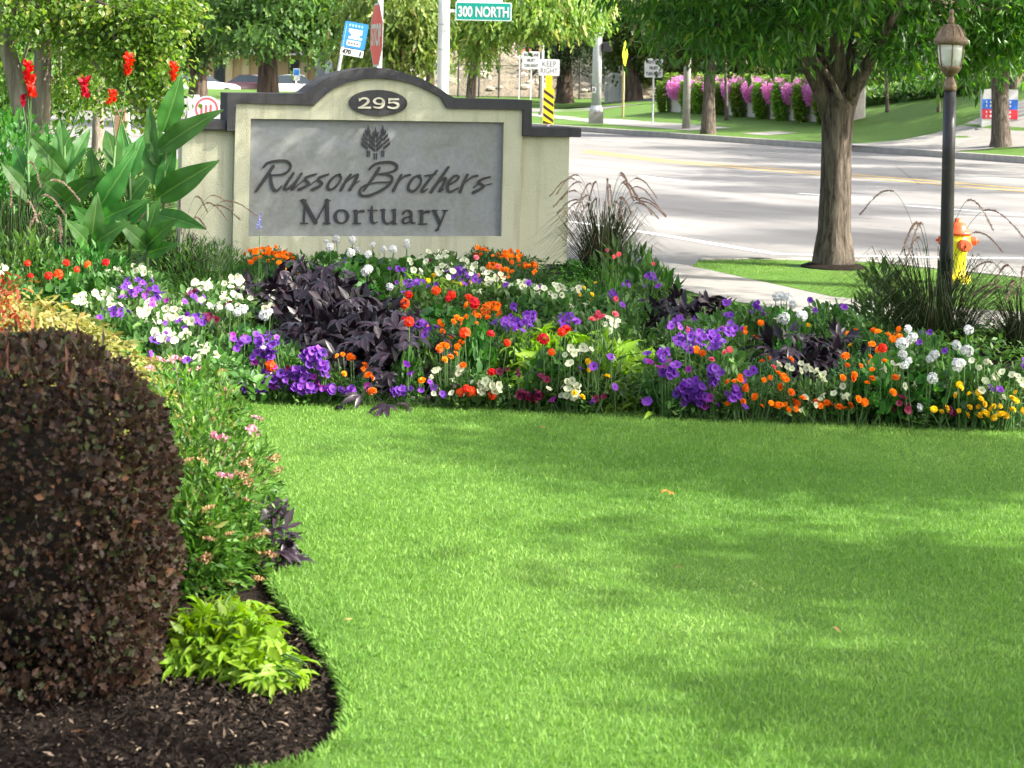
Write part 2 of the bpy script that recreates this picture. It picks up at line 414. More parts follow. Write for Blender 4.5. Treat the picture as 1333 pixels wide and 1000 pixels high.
# dry bank with rocks
def bank_z(X, Y): return 0.5 + max(0, (Y - 109)) * 0.42 + 0.35 * math.sin(X * 0.6 + Y * 0.3) * sm(109, 116, Y) + 0.18 * math.sin(X * 1.9 - Y * 0.8) * sm(109, 116, Y)
v, f = [], []; nx, ny = 90, 50
for j in range(ny + 1):
    for i in range(nx + 1):
        X, Y = -11 + 66 * i / nx, 109 + 75 * j / ny; v.append((X, Y, (bank_z(X, Y) - (0.3 if j == 0 else 0)) * sm(-11, -6, X) - 0.2 * (1 - sm(-11, -6, X))))
for j in range(ny):
    for i in range(nx): a = j * (nx + 1) + i; f.append((a, a + 1, a + nx + 2, a + nx + 1))
def bank_mat():
    m, t, b = nodes('dry_bank')
    n = noise(t, 1.6, 8, 0.75, dist=0.8); n2 = noise(t, 0.35, 3, 0.5)
    c = mixc(t, 0.4, ramp(t, n, [(0.32, (0.06, 0.055, 0.04)), (0.5, (0.17, 0.14, 0.10)), (0.62, (0.27, 0.22, 0.16)), (0.75, (0.36, 0.32, 0.25))]),
             ramp(t, n2, [(0.35, (0.10, 0.11, 0.055)), (0.65, (0.22, 0.18, 0.13))]))
    t.links.new(c, b.inputs['Base Color']); b.inputs['Roughness'].default_value = 0.95; bump(t, b, n, 0.8, 0.25); return m
tag(MB().add(v, f).build('hillside', bank_mat(), smooth=True), kind='structure')
ico_v = [(0, 0, 1), (.9, 0, .4), (.28, .85, .4), (-.72, .53, .4), (-.72, -.53, .4), (.28, -.85, .4), (.72, .53, -.4), (-.28, .85, -.4), (-.9, 0, -.4), (-.28, -.85, -.4), (.72, -.53, -.4)]
ico_f = [(0, 1, 2), (0, 2, 3), (0, 3, 4), (0, 4, 5), (0, 5, 1), (1, 6, 2), (2, 6, 7), (2, 7, 3), (3, 7, 8), (3, 8, 4), (4, 8, 9), (4, 9, 5), (5, 9, 10), (5, 10, 1), (1, 10, 6)]
rk = MB()
for _ in range(900):
    X, Y = random.uniform(-6, 18), 110 + random.random() ** 1.3 * 30; s_ = random.uniform(0.08, 0.34)
    rk.add([(X + x * s_ * random.uniform(.8, 1.4), Y + y * s_, bank_z(X, Y) + z * s_ * random.uniform(.5, .9)) for x, y, z in ico_v], ico_f)
tag(rk.build('bank_rocks', plain('bank_rock', (0.42, 0.36, 0.28), 0.9, vary=0.4, scale=0.6)), 'pale rocks scattered over the dry bank', 'rocks', kind='stuff')

# ---------------------------------------------------------------- monument sign
SA = R(15); P0 = Vector(P(490, 300, 16.5)); P0.z = 0
e1, e2 = Vector((math.cos(SA), math.sin(SA), 0)), Vector((-math.sin(SA), math.cos(SA), 0))
def SL(x, y, dep=0.0):
    u, v_ = uv(x, y); d = Vector((u / F, 1, -v_ / F)); o = Vector((0, 0, H))
    t = (dep - (o - P0).dot(e2)) / d.dot(e2); p = o + d * t
    return ((p - P0).dot(e1), p.z)
def stucco(name, col):
    m, t, b = nodes(name)
    n = noise(t, 9, 4, 0.6); n1 = noise(t, 2.0, 4, 0.6)
    c = mixc(t, 0.5, ramp(t, n, [(0.3, tuple(c * .9 for c in col)), (0.7, col)]), ramp(t, n1, [(0.3, tuple(c * .82 for c in col)), (0.65, col)]))
    t.links.new(c, b.inputs['Base Color'])
    tc = t.nodes.new('ShaderNodeTexCoord'); mp = t.nodes.new('ShaderNodeMapping'); mp.inputs['Scale'].default_value = (7, 7, .7); st_ = t.nodes.new('ShaderNodeTexNoise'); st_.inputs['Scale'].default_value = 1.6; st_.inputs['Detail'].default_value = 6
    t.links.new(tc.outputs['Object'], mp.inputs[0]); t.links.new(mp.outputs[0], st_.inputs['Vector'])
    c = mixc(t, 1.0, c, ramp(t, st_.outputs[0], [(0.32, (0.8, 0.79, 0.75)), (0.5, (1, 1, 1))]), 'MULTIPLY'); t.links.new(c, b.inputs['Base Color'])
    b.inputs['Roughness'].default_value = 0.9; b.inputs['Specular IOR Level'].default_value = 0.2
    bump(t, b, noise(t, 85, 3, 0.55), 0.75, 0.006); return m
M_stucco = stucco('cream_stucco', (0.55, 0.555, 0.40)); M_cap = stucco('charcoal_cap', (0.070, 0.070, 0.073))
def slate():
    m, t, b = nodes('grey_stone_panel')
    n = noise(t, 3.2, 6, 0.62, dist=0.6); n2 = noise(t, 26, 5, 0.7)
    c = mixc(t, 0.35, ramp(t, n, [(0.3, (0.175, 0.185, 0.17)), (0.48, (0.235, 0.25, 0.24)), (0.58, (0.24, 0.255, 0.275)), (0.7, (0.30, 0.31, 0.295))]), ramp(t, n2, [(0.3, (0.15, 0.158, 0.15)), (0.7, (0.32, 0.33, 0.32))]))
    t.links.new(c, b.inputs['Base Color']); b.inputs['Roughness'].default_value = 0.75; bump(t, b, n2, 0.2, 0.003); return m
M_slate = slate()
M_letter = plain('sign_lettering', (0.035, 0.034, 0.036), 0.55, vary=0.15)
sign = empty('monument_sign', P0, 'cream stucco mortuary monument sign with arched charcoal cap and grey panel', 'sign', rz=SA)
inner_px = [(304, 420), (307, 134), (398, 137), (408, 138), (417, 129), (432, 116), (453, 107), (475, 103), (496, 102.3), (516, 104.5), (534, 108.5), (547, 113.5), (561, 120), (573, 127),
            (578, 136), (581, 141), (588, 141.5), (680, 143.5), (680, 420)]
outer_px = [(295.5, 171), (296, 121), (390, 122), (398, 120.5), (408, 112), (421, 104), (436, 97), (450, 93), (468, 89.5), (488, 88), (510, 90.5), (529, 95.5), (546, 101), (562, 109), (574, 116.5),
            (584, 123), (592, 128), (692.5, 130.5), (692.5, 177)]
inn = [SL(*p) for p in inner_px]; inn[0] = (inn[1][0], -0.1); inn[-1] = (inn[-2][0], -0.1)
hole = [SL(*p) for p in ((326.5, 153.5), (656, 160.5), (653.5, 310), (324.5, 306.5))]
hx0, hx1 = hole[0][0], hole[1][0]; hz1, hz0 = (hole[0][1] + hole[1][1]) / 2, (hole[2][1] + hole[3][1]) / 2
hole = [(hx0, hz0), (hx1, hz0), (hx1, hz1), (hx0, hz1)]
MB().prism(inn, 0.0, 0.055, 'xz', hole=hole).build('face_frame', M_stucco, sign)
MB().prism(inn, 0.056, 0.46, 'xz').build('core', M_stucco, sign)
MB().box(hx0 + .001, hx1 - .001, 0.044, 0.0555, hz0 + .001, hz1 - .001).build('panel', M_slate, sign)
panel = sign.children[-1]
out_l = [SL(*p, -0.03) for p in outer_px]
iw = inn[1:-1]
band = out_l + [(iw[-1][0] + 0.004, out_l[-1][1])] + [(p[0], p[1] - 0.0) for p in iw[::-1]] + [(iw[0][0] - 0.004, out_l[0][1])]
MB().prism(band, -0.03, 0.49, 'xz').build('arched_cap', M_cap, sign, bevel=0.008)
lx = SL(238, 200)[0]; rx = SL(743, 250)[0]
bl, br = inn[0][0], inn[-1][0]
zl = SL(270, 169, .06)[1]; zr = SL(720, 178, .06)[1]
MB().box(lx, bl - .002, 0.075, 0.42, -0.1, zl).build('wing_wall', M_stucco, sign)
MB().box(br + .002, rx, 0.075, 0.42, -0.1, zr).build('wing_wall', M_stucco, sign)
tl = SL(270, 156.5, .03)[1]; tr_ = SL(720, 166.5, .03)[1]
MB().box(lx - .09, out_l[0][0] - .002, 0.0, 0.48, zl, tl).build('wing_cap', M_cap, sign, bevel=0.008)
MB().box(out_l[-1][0] + .002, SL(757, 170, .0)[0], 0.0, 0.48, zr, tr_).build('wing_cap', M_cap, sign, bevel=0.008)
# oval plaque and its figures
oc, orx, orz = SL(492, 134), abs(SL(530, 134)[0] - SL(454, 134)[0]) / 2, abs(SL(492, 151)[1] - SL(492, 117)[1]) / 2
oval = MB().prism([(oc[0] + orx * math.cos(t * math.pi / 24), oc[1] + orz * math.sin(t * math.pi / 24)) for t in range(48)], -0.018, -0.001, 'xz').build('number_plaque', M_cap, sign, bevel=0.003)
def brush(mb, pts, wid, d0, d1):
    """a pen stroke with round ends: pts in local (s, z), full width per point"""
    pts = [Vector(p) for p in pts]
    if not hasattr(wid, '__len__'): wid = [wid] * len(pts)
    if len(pts) > 2:                       # Catmull-Rom
        q, qw = [], []
        for i in range(len(pts) - 1):
            a = pts[max(i - 1, 0)]; b_ = pts[i]; c = pts[i + 1]; d = pts[min(i + 2, len(pts) - 1)]
            for k in range(5):
                t = k / 5
                q.append(0.5 * ((2 * b_) + (c - a) * t + (2 * a - 5 * b_ + 4 * c - d) * t * t + (3 * b_ - a - 3 * c + d) * t ** 3)); qw.append(wid[i] + (wid[i + 1] - wid[i]) * t)
        q.append(pts[-1]); qw.append(wid[-1]); pts, wid = q, qw
    L_, R_ = [], []
    for i, p in enumerate(pts):
        d = (pts[min(i + 1, len(pts) - 1)] - pts[max(i - 1, 0)])
        d = d.normalized() if d.length > 1e-9 else Vector((1, 0)); n = Vector((-d.y, d.x)) * wid[i] / 2
        L_.append(p + n); R_.append(p - n)
    d0_ = (pts[1] - pts[0]).normalized(); dl = (pts[-1] - pts[-2]).normalized()
    v, f = [], []; n = len(pts)
    L_[0] -= d0_ * 0; 
    for dep in (d0, d1):
        for p in L_: v.append((p.x, dep, p.y))
        for p in R_: v.append((p.x, dep, p.y))
    for i in range(n - 1):
        f.append((i, i + 1, n + i + 1, n + i)); f.append((2 * n + i, 3 * n + i, 3 * n + i + 1, 2 * n + i + 1))
        f.append((i, 2 * n + i, 2 * n + i + 1, i + 1)); f.append((n + i, n + i + 1, 3 * n + i + 1, 3 * n + i))
    f.append((0, n, 3 * n, 2 * n)); f.append((n - 1, 3 * n - 1, 4 * n - 1, 2 * n - 1))
    mb.add(v, f)
    for k, (p, d) in enumerate(((pts[0], -d0_), (pts[-1], dl))):   # rounded ends
        r_ = wid[0 if k == 0 else -1] / 2
        if r_ < 0.003: continue
        nn = Vector((-d.y, d.x)); arc = [p + nn * r_ * math.cos(t) + d * r_ * math.sin(t) for t in [math.pi * j / 5 for j in range(6)]]
        mb.prism([(a.x, a.y) for a in arc], d0, d1, 'xz')
PXM = 1.0 / (F / 16.5)       # metres to a photo pixel on the sign
def glyph(name, strokes, sc, off, parent, mat, front, thick=0.012, px=PXM):
    mb = MB()
    for i, (pts, wd) in enumerate(strokes):
        loc = [SL(off[0] + x / sc, off[1] + y / sc) for x, y in pts]
        ww = [q / sc * px for q in wd] if hasattr(wd, '__len__') else wd / sc * px
        brush(mb, loc, ww, front - 0.0004 * i, front + thick)
    return mb.build(name, mat, parent)
S1, O1, S2, O2 = 7.406, (320, 195), 6.665, (460, 195)
LET = [
 (S1, O1, [([(272, 160), (190, 282), (108, 400)], [30, 30, 24]), ([(176, 172), (215, 130), (290, 112), (385, 108), (428, 130), (438, 172), (400, 222), (330, 244), (245, 246)], [16, 22, 26, 24, 22, 20, 20, 16, 14]), ([(248, 245), (252, 310), (272, 375), (300, 398), (325, 385), (350, 350)], [24, 26, 28, 24, 18, 10])]),
 (S1, O1, [([(468, 228), (412, 310), (382, 365), (392, 386), (430, 366), (490, 305), (540, 238)], [20, 26, 26, 24, 20, 16, 14]), ([(545, 232), (472, 345), (458, 384), (500, 350)], [20, 26, 24, 10])]),
 (S1, O1, [([(500, 350), (580, 285)], 10), ([(685, 236), (610, 260), (578, 285), (600, 308), (615, 330), (580, 358), (520, 386)], [16, 22, 22, 24, 24, 24, 28])]),
 (S1, O1, [([(620, 345), (705, 285)], 10), ([(805, 240), (740, 260), (704, 285), (725, 306), (742, 330), (710, 358), (650, 386)], [16, 22, 22, 24, 24, 24, 28])]),
 (S1, O1, [([(915, 240), (865, 258), (815, 310), (797, 358), (817, 386), (860, 372), (905, 320), (927, 272), (910, 240)], [22, 22, 24, 26, 24, 20, 18, 18, 20])]),
 (S1, O1, [([(1020, 240), (970, 310), (925, 393)], [20, 26, 28]), ([(958, 332), (1040, 260), (1088, 242), (1072, 285), (1010, 390)], [10, 14, 20, 26, 28]), ([(1050, 335), (1108, 300)], [10, 6])]),
 (S2, O2, [([(232, 162), (168, 262), (95, 358)], [26, 26, 18]), ([(146, 172), (190, 130), (262, 112), (340, 111), (384, 136), (378, 174), (320, 200), (205, 216)], [16, 20, 24, 24, 22, 22, 18, 12]), ([(215, 214), (290, 214), (342, 236), (340, 276), (300, 322), (220, 370), (140, 400), (82, 398), (62, 368), (78, 330), (130, 302), (220, 285), (335, 282)], [12, 16, 18, 22, 24, 24, 24, 20, 18, 14, 12, 12, 8])]),
 (S2, O2, [([(425, 220), (390, 288), (356, 358)], [18, 24, 26]), ([(388, 292), (448, 234), (498, 220)], [10, 16, 22])]),
 (S2, O2, [([(585, 224), (535, 242), (492, 300), (488, 346), (525, 364), (568, 330), (598, 272), (580, 224)], [18, 20, 22, 24, 22, 18, 16, 18])]),
 (S2, O2, [([(735, 182), (660, 272), (604, 348), (615, 366), (652, 340)], [16, 22, 24, 20, 8]), ([(632, 228), (722, 214)], [14, 14])]),
 (S2, O2, [([(834, 152), (752, 270), (682, 368)], [20, 24, 26]), ([(718, 322), (788, 252), (812, 258), (782, 320), (754, 364), (792, 342)], [10, 16, 22, 24, 22, 8])]),
 (S2, O2, [([(828, 312), (898, 272), (924, 238), (895, 226), (846, 272), (826, 335), (850, 368), (920, 332)], [10, 14, 18, 18, 22, 24, 22, 10])]),
 (S2, O2, [([(1000, 218), (962, 298), (936, 368)], [20, 24, 26]), ([(958, 302), (1040, 238), (1085, 228)], [10, 16, 22])]),
 (S2, O2, [([(1050, 332), (1108, 285)], 8), ([(1195, 238), (1132, 256), (1092, 284), (1118, 300), (1140, 318), (1110, 345), (1052, 374)], [16, 20, 20, 22, 22, 22, 26]), ([(1138, 312), (1212, 296)], [10, 6])]),
 (S1, O1, [([(577, 490), (568, 706)], 17), ([(562, 492), (681, 704)], 36), ([(680, 702), (792, 492)], 14), ([(790, 490), (794, 706)], 36), ([(536, 489), (592, 489)], 11), ([(536, 711), (604, 711)], 11), ([(775, 491), (820, 491)], 11), ([(756, 711), (822, 711)], 11)]),
 (S1, O1, [([(930, 582), (890, 597), (870, 645), (890, 694), (930, 710), (972, 694), (991, 645), (972, 597), (930, 582)], [12, 20, 34, 20, 12, 20, 34, 20, 12])]),
 (S1, O1, [([(1070, 592), (1070, 708)], 32), ([(1044, 590), (1084, 590)], 10), ([(1044, 712), (1114, 712)], 10), ([(1078, 625), (1106, 594), (1140, 594)], [10, 16, 30])]),
 (S1, O1, [([(1224, 548), (1220, 650), (1224, 690), (1246, 710), (1278, 698)], [14, 32, 30, 20, 8]), ([(1186, 586), (1274, 586)], 11)]),
 (S2, O2, [([(270, 524), (270, 605), (292, 640), (328, 636), (362, 606)], [24, 24, 18, 14, 10]), ([(365, 524), (365, 642)], 25), ([(244, 524), (284, 524)], 9), ([(340, 524), (378, 524)], 9), ([(352, 646), (388, 646)], 9)]),
 (S2, O2, [([(440, 556), (466, 529), (500, 534), (511, 560), (511, 615), (526, 642), (545, 636)], [20, 14, 16, 24, 24, 16, 8]), ([(508, 580), (462, 590), (438, 614), (450, 640), (480, 636), (508, 612)], [10, 14, 20, 18, 14, 10])]),
 (S2, O2, [([(602, 534), (602, 642)], 26), ([(576, 530), (614, 530)], 9), ([(576, 646), (644, 646)], 9), ([(608, 566), (636, 537), (664, 540)], [10, 14, 26])]),
 (S2, O2, [([(712, 534), (760, 640)], 27), ([(808, 534), (766, 640), (738, 700)], [12, 14, 14]), ([(690, 529), (740, 529)], 9), ([(782, 529), (828, 529)], 9), ([(742, 694), (730, 702)], 22)]),
]
for sc, off, st in LET: glyph('letter', st, sc, off, panel, M_letter, 0.031)
S4, O4 = 9.09, (440, 105)
NUM = [[([(248, 236), (285, 210), (335, 216), (352, 246), (320, 280), (246, 322)], [22, 22, 26, 34, 26, 14]), ([(240, 320), (374, 320)], 22), ([(246, 212), (246, 238)], 10)],
       [([(530, 250), (505, 276), (450, 272), (422, 244), (450, 212), (505, 212), (532, 250), (524, 300), (480, 322), (424, 314)], [26, 18, 20, 34, 18, 18, 34, 30, 22, 20])],
       [([(598, 220), (706, 220)], 24), ([(604, 216), (598, 264)], 20), ([(598, 266), (650, 258), (702, 278), (694, 314), (640, 326), (588, 312)], [12, 20, 32, 30, 20, 20])]]
M_numeral = plain('numeral_cream', (0.62, 0.6, 0.46), 0.7)
for st in NUM: glyph('numeral', st, S4, O4, oval, M_numeral, -0.026, 0.009)
wb = MB()
def wpoly(pts): wb.prism([SL(O4[0] + x / S4, O4[1] + y / S4) for x, y in pts], 0.032, 0.0435, 'xz')
for sx, top, bot in ((370, 530, 840), (455, 552, 870), (542, 530, 840)):
    wpoly([(sx, top), (sx + 5, top + 30), (sx + 15, top + 62), (sx + 7, top + 98), (sx - 7, top + 98), (sx - 15, top + 62), (sx - 5, top + 30)])
    for k in range(4):
        y = top + 95 + k * 52
        for sd in (-1, 1):
            if (sx < 400 and sd > 0) or (sx > 500 and sd < 0):
                if k > 1: continue
                ln = 15 + 3 * k
            else: ln = (28, 50, 68, 74)[k] if sx != 455 else (26, 42, 58, 72)[k]
            a = sx + sd * 8
            wpoly([(a, y + 38), (a + sd * ln, y - 16 + (62 - ln) * .3), (a + sd * ln, y - 54 + (62 - ln) * .3), (a + sd * ln * .55, y - 30), (a, y + 6)][::sd])
    dx = 14 if sx == 455 else 12
    for sd in (-1, 1): wpoly([(sx + sd * dx - 5, bot - 10), (sx + sd * dx + 5, bot - 10), (sx + sd * dx + 4, bot + 66), (sx + sd * dx - 4, bot + 66)])
wb.build('wheat_emblem', M_letter, panel)

# ---------------------------------------------------------------- small street things
M_galv = plain('galvanised_steel', (0.5, 0.5, 0.5), 0.5, 0.3, vary=0.1)
M_signwhite = plain('sign_white', (0.55, 0.55, 0.54), 0.55, vary=0.04)
M_black = plain('black_paint', (0.02, 0.02, 0.022), 0.4, vary=0.2)
M_printgrey = plain('print_grey', (0.07, 0.07, 0.075), 0.6)
def text_mesh(name, s, size, mat, width=None, thick=0.002, bold=0.0):
    cu = bpy.data.curves.new(name, 'FONT'); cu.body = s; cu.align_x = 'CENTER'; cu.align_y = 'CENTER'; cu.size = size; cu.extrude = thick; cu.offset = bold
    o = bpy.data.objects.new(name, cu); C.objects.link(o)
    dg = bpy.context.evaluated_depsgraph_get(); dg.update()
    me = bpy.data.meshes.new_from_object(o.evaluated_get(dg)); bpy.data.objects.remove(o)
    n = len(me.vertices); co = np.zeros(n * 3); me.vertices.foreach_get('co', co); co = co.reshape(-1, 3)
    w_, h_ = np.ptp(co[:, 0]), np.ptp(co[:, 1]); co[:, 0] -= (co[:, 0].max() + co[:, 0].min()) / 2; co[:, 1] -= (co[:, 1].max() + co[:, 1].min()) / 2
    co[:, 1] *= size / h_
    if width: co[:, 0] *= width / w_
    co = np.stack([co[:, 0], -co[:, 2], co[:, 1]], -1)            # stands in xz, faces -y
    me.vertices.foreach_set('co', co.ravel()); me.update(); me.materials.clear(); me.materials.append(mat); me.name = name
    return me
def put(name, me, parent, loc): o = mobj(name, me, parent); o.location = loc; return o
def rrect(w_, h_, r_, cx=0, cz=0):
    o = []
    for qx, qz, a0 in ((1, 1, 0), (-1, 1, 90), (-1, -1, 180), (1, -1, 270)):
        for k in range(5):
            t = R(a0 + 22.5 * k); o.append((cx + qx * (w_ / 2 - r_) + r_ * math.cos(t), cz + qz * (h_ / 2 - r_) + r_ * math.sin(t)))
    return o

# stop sign, seen nearly edge on
Y = 23.0; c = P(490.5, 45.5, Y)
st = empty('stop_sign', (c.x, c.y, 0), 'red STOP sign turned nearly edge on above the arch of the monument sign', 'sign', rz=R(-75))
oct_ = lambda r_: [(r_ * math.cos(R(22.5 + 45 * k)), c.z + r_ * math.sin(R(22.5 + 45 * k))) for k in range(8)]
MB().prism(oct_(0.412), -0.004, 0.0, 'xz').build('border', M_signwhite, st)
MB().prism(oct_(0.385), -0.0065, -0.0042, 'xz').build('face', plain('stop_red', (0.78, 0.045, 0.045), 0.45, vary=0.15, scale=3), st)
put('lettering', text_mesh('stop_text', 'STOP', 0.27, M_signwhite, 0.62, 0.001, 0.008), st, (0, -0.0085, c.z))
MB().box(-0.03, 0.03, 0.006, 0.066, -0.1, 3.2).build('post', M_galv, st)
# bus stop sign
Y = 30.0; c = P(461, 50, Y); s_ = Y / F
bs = empty('bus_stop_sign', (c.x, c.y, 0), 'blue bus stop sign with 470 plate tilted on thin pole beside the STOP sign', 'sign', rz=R(10))
bs.rotation_euler = (0, R(9), R(10)); bs.location = (c.x - math.sin(R(9)) * c.z, c.y, 0)
z0 = c.z
bb = MB().prism(rrect(31 * s_, 34 * s_, 2 * s_, 0, z0 + 6 * s_), -0.004, 0, 'xz').build('blue_panel', plain('bus_blue', (0.02, 0.17, 0.48), 0.5), bs)
pw = MB().box(-15 * s_, 15 * s_, -0.004, 0, z0 - 21 * s_, z0 - 12 * s_).build('route_plate', M_signwhite, bs)
put('route_number', text_mesh('route_text', '470', 6.5 * s_, M_black, 12 * s_, 0.001, 0.004), pw, (-7 * s_, -0.006, z0 - 16.5 * s_))
MB().box(10 * s_, 12 * s_, -0.006, -0.0045, z0 - 20 * s_, z0 - 13.5 * s_).build('small_print', M_black, pw)
MB().prism([(-8 * s_, z0 + 1 * s_), (10 * s_, z0 + 1 * s_), (10 * s_, z0 + 4 * s_), (6 * s_, z0 + 4 * s_), (6 * s_, z0 + 7.5 * s_), (9 * s_, z0 + 7.5 * s_), (9 * s_, z0 + 14 * s_), (-9 * s_, z0 + 14 * s_), (-9 * s_, z0 + 10 * s_), (-5 * s_, z0 + 7 * s_), (-5 * s_, z0 + 4 * s_), (-8 * s_, z0 + 4 * s_)][::1], -0.0065, -0.0045, 'xz').build('bus_picture', M_signwhite, bb)
MB().box(-9 * s_, 9 * s_, -0.0065, -0.0045, z0 - 8 * s_, z0 - 1 * s_).build('notice', M_signwhite, bb)
for k in range(4): MB().box((-7 + 3.6 * k) * s_, (-4.6 + 3.6 * k) * s_, -0.0085, -0.0067, z0 - 6 * s_, z0 - 3.5 * s_).build('small_print', M_printgrey, bb)
for k in range(5): MB().box((-9.5 + 4 * k) * s_, (-7.5 + 4 * k) * s_, -0.0065, -0.0045, z0 + 17 * s_, z0 + 20 * s_).build('small_print', plain('pale_blue', (0.3, 0.5, 0.75), 0.5), bb)
MB().tube([(-13 * s_, 0.02, -0.1), (-13 * s_, 0.02, z0 + 20 * s_)], 0.025, 8).build('pole', M_galv, bs)

# weathered utility pole with street name blade
Y = 25.0; c = P(577.5, 60, Y)
pole = empty('utility_pole', (c.x, c.y, 0), 'pale grey painted pole rising behind the monument sign beside the green street blade', 'pole')
MB().tube([(0, 0, -.1), (0, 0, 1.6), (-.01, 0, 5.2)], [.082, .076, .066], 16).build('shaft', plain('pole_paint', (0.62, 0.61, 0.59), 0.6, vary=0.12, scale=3), pole, smooth=True)
MB().tube([(-.005, 0, 1.98), (-.005, 0, 2.0)], .079, 16).build('strap', M_galv, pole)
MB().tube([(-.005, 0, 2.3), (-.005, 0, 2.32)], .077, 16).build('strap', M_galv, pole)
MB().box(-.0, .03, -.09, -.066, 2.22, 2.5).build('bracket', M_galv, pole)
b0 = P(629.5, 15, 25.0); s_ = 25 / F
bl_ = empty('street_name_sign', b0, 'green street blade reading 300 NORTH in white letters beside the pale pole', 'sign')
gb = MB().prism(rrect(73 * s_, 24 * s_, 1.6 * s_), -0.002, 0.002, 'xz').build('border', plain('blade_white', (0.65, 0.75, 0.72), 0.5), bl_)
MB().prism(rrect(70.5 * s_, 21.5 * s_, 1.4 * s_), -0.0045, -0.0022, 'xz').build('face', plain('blade_green', (0.0, 0.23, 0.18), 0.45, vary=0.08, scale=3), bl_)
put('lettering', text_mesh('blade_text', '300 NORTH', 14 * s_, M_signwhite, 66 * s_, 0.0012, 0.004), bl_, (0, -0.0062, -0.5 * s_))
MB().box(-52 * s_, -35 * s_, 0.004, 0.014, -2 * s_, 2 * s_).build('bracket', M_galv, bl_)
c2 = P(625, -1, 25.2)
cb = empty('street_name_sign', c2, 'pale cross street blade edge on above the green street blade', 'sign')
MB().box(-30 * s_, 30 * s_, -0.004, 0.004, -5 * s_, 5 * s_).build('face', plain('blade_faded', (0.6, 0.55, 0.5), 0.5), cb)
MB().box(-47 * s_, -29.9 * s_, -0.003, 0.003, -1 * s_, 3 * s_).build('bracket', M_galv, cb)

# keep right with striped marker on the far median
Y = 56.5; c = P(715, 88, Y); s_ = Y / F; zb = ROADZ
kr = empty('keep_right_sign', (c.x, c.y, zb), 'white KEEP RIGHT sign over black and yellow striped marker behind the monument', 'sign')
MB().prism(rrect(27 * s_, 21.5 * s_, 2 * s_, 0, c.z - zb), -0.004, 0, 'xz').build('plate', M_signwhite, kr)
kp = kr.children[-1]
put('lettering', text_mesh('keep_text', 'KEEP', 6.8 * s_, M_printgrey, 18 * s_, 0.001, 0.0), kp, (0, -0.006, c.z - zb + 4.6 * s_))
put('lettering', text_mesh('right_text', 'RIGHT', 6.8 * s_, M_printgrey, 22 * s_, 0.001, 0.0), kp, (0, -0.006, c.z - zb - 4.4 * s_))
M_y = plain('marker_yellow', (0.85, 0.55, 0.01), 0.5, vary=0.05)
c1 = P(713.5, 107, Y); c3 = P(715.5, 139, Y)
MB().box(-4.2 * s_, 4.2 * s_, -0.012, -0.006, c1.z - zb - 9 * s_, c1.z - zb + 9 * s_).build('upper_marker', M_y, kr)
mk = MB().box(-7 * s_, 7 * s_, -0.02, -0.013, c3.z - zb - 23 * s_, c3.z - zb + 23 * s_).build('striped_marker', M_y, kr)
for k in range(5):
    zz = c3.z - zb + (17 - 10.2 * k) * s_
    lo, hi = c3.z - zb - 23 * s_, c3.z - zb + 23 * s_
    q = [(-6.6 * s_, zz + 6 * s_), (-6.6 * s_, zz + 1.6 * s_), (6.6 * s_, zz - 7.4 * s_), (6.6 * s_, zz - 3 * s_)]
    q = [(a, min(hi, max(lo, b_))) for a, b_ in q]
    MB().prism(q, -0.0235, -0.0205, 'xz').build('stripe', M_black, mk)
for k in range(3): MB().box(-1.2 * s_, 1.2 * s_, -0.016, -0.0125, c1.z - zb + (4 - 5 * k) * s_, c1.z - zb + (6.2 - 5 * k) * s_).build('reflector', plain('amber', (0.6, 0.3, 0.02), 0.4), kr)
MB().tube([(0, .03, 0), (0, .03, c.z - zb + 9 * s_)], 0.028, 8).build('post', M_signwhite, kr)

def lane_sign(px, py, Y, basez, label, wpx=23, hpx=24, rz=0, mat=None):
    c = P(px, py, Y); s_ = Y / F
    o = empty('lane_sign', (c.x, c.y, basez), label, 'sign', 'grey right lane signs across the street', rz=rz)
    pl = MB().prism(rrect(wpx * s_, hpx * s_, 2 * s_, 0, c.z - basez), -0.004, 0, 'xz').build('plate', mat or M_signwhite, o)
    for tx, dz, wd in (('RIGHT LANE', 7.3, .84), ('MUST', 0, .46), ('TURN RIGHT', -7.3, .84)):
        put('lettering', text_mesh('lane_text', tx, 4.4 * s_, M_printgrey, wpx * wd * s_, 0.001, 0.006), pl, (0, -0.006, c.z - basez + dz * hpx / 24 * s_))
    MB().tube([(0, .03, 0), (0, .03, c.z - basez + 11 * s_)], 0.03, 8).build('post', M_galv, o)
M_signgrey = plain('sign_grey', (0.42, 0.43, 0.43), 0.6, vary=0.06)
b = tg(851, 163, 62); lane_sign(851, 88.5, b.y, b.z, 'grey RIGHT LANE MUST TURN RIGHT sign on the slope by the planter wall', 24, 25, mat=M_signgrey)
lane_sign(691.5, 78.5, 84, terr(1, 84), 'pale RIGHT LANE MUST TURN RIGHT sign behind the KEEP RIGHT sign', 22.5, 23)
c = P(540, 83, 80)
bk = empty('road_sign', (c.x, 80, 0), 'white sign plate peeping above the right shoulder of the arch', 'sign')
MB().prism(rrect(17 * .032, 22 * .032, .05, 0, c.z), -0.004, 0, 'xz').build('plate', M_signwhite, bk)
MB().tube([(0, .03, -.1), (0, .03, c.z)], 0.03, 8).build('post', M_galv, bk)
c = P(681.5, 66.5, 86); s_ = 86 / F
rs = empty('street_name_sign', (c.x, 86, terr(c.x, 86)), 'small faded red and white street blade left of the KEEP RIGHT sign', 'sign')
zt = c.z - terr(c.x, 86)
MB().box(-10.5 * s_, 10.5 * s_, -.004, .004, zt - 3 * s_, zt + 3 * s_).build('face', plain('faded_red', (0.45, 0.16, 0.12), 0.6), rs)
MB().box(-10 * s_, -6 * s_, -.008, -.0045, zt - 2.4 * s_, zt + 2.4 * s_).build('shield', M_signwhite, rs)
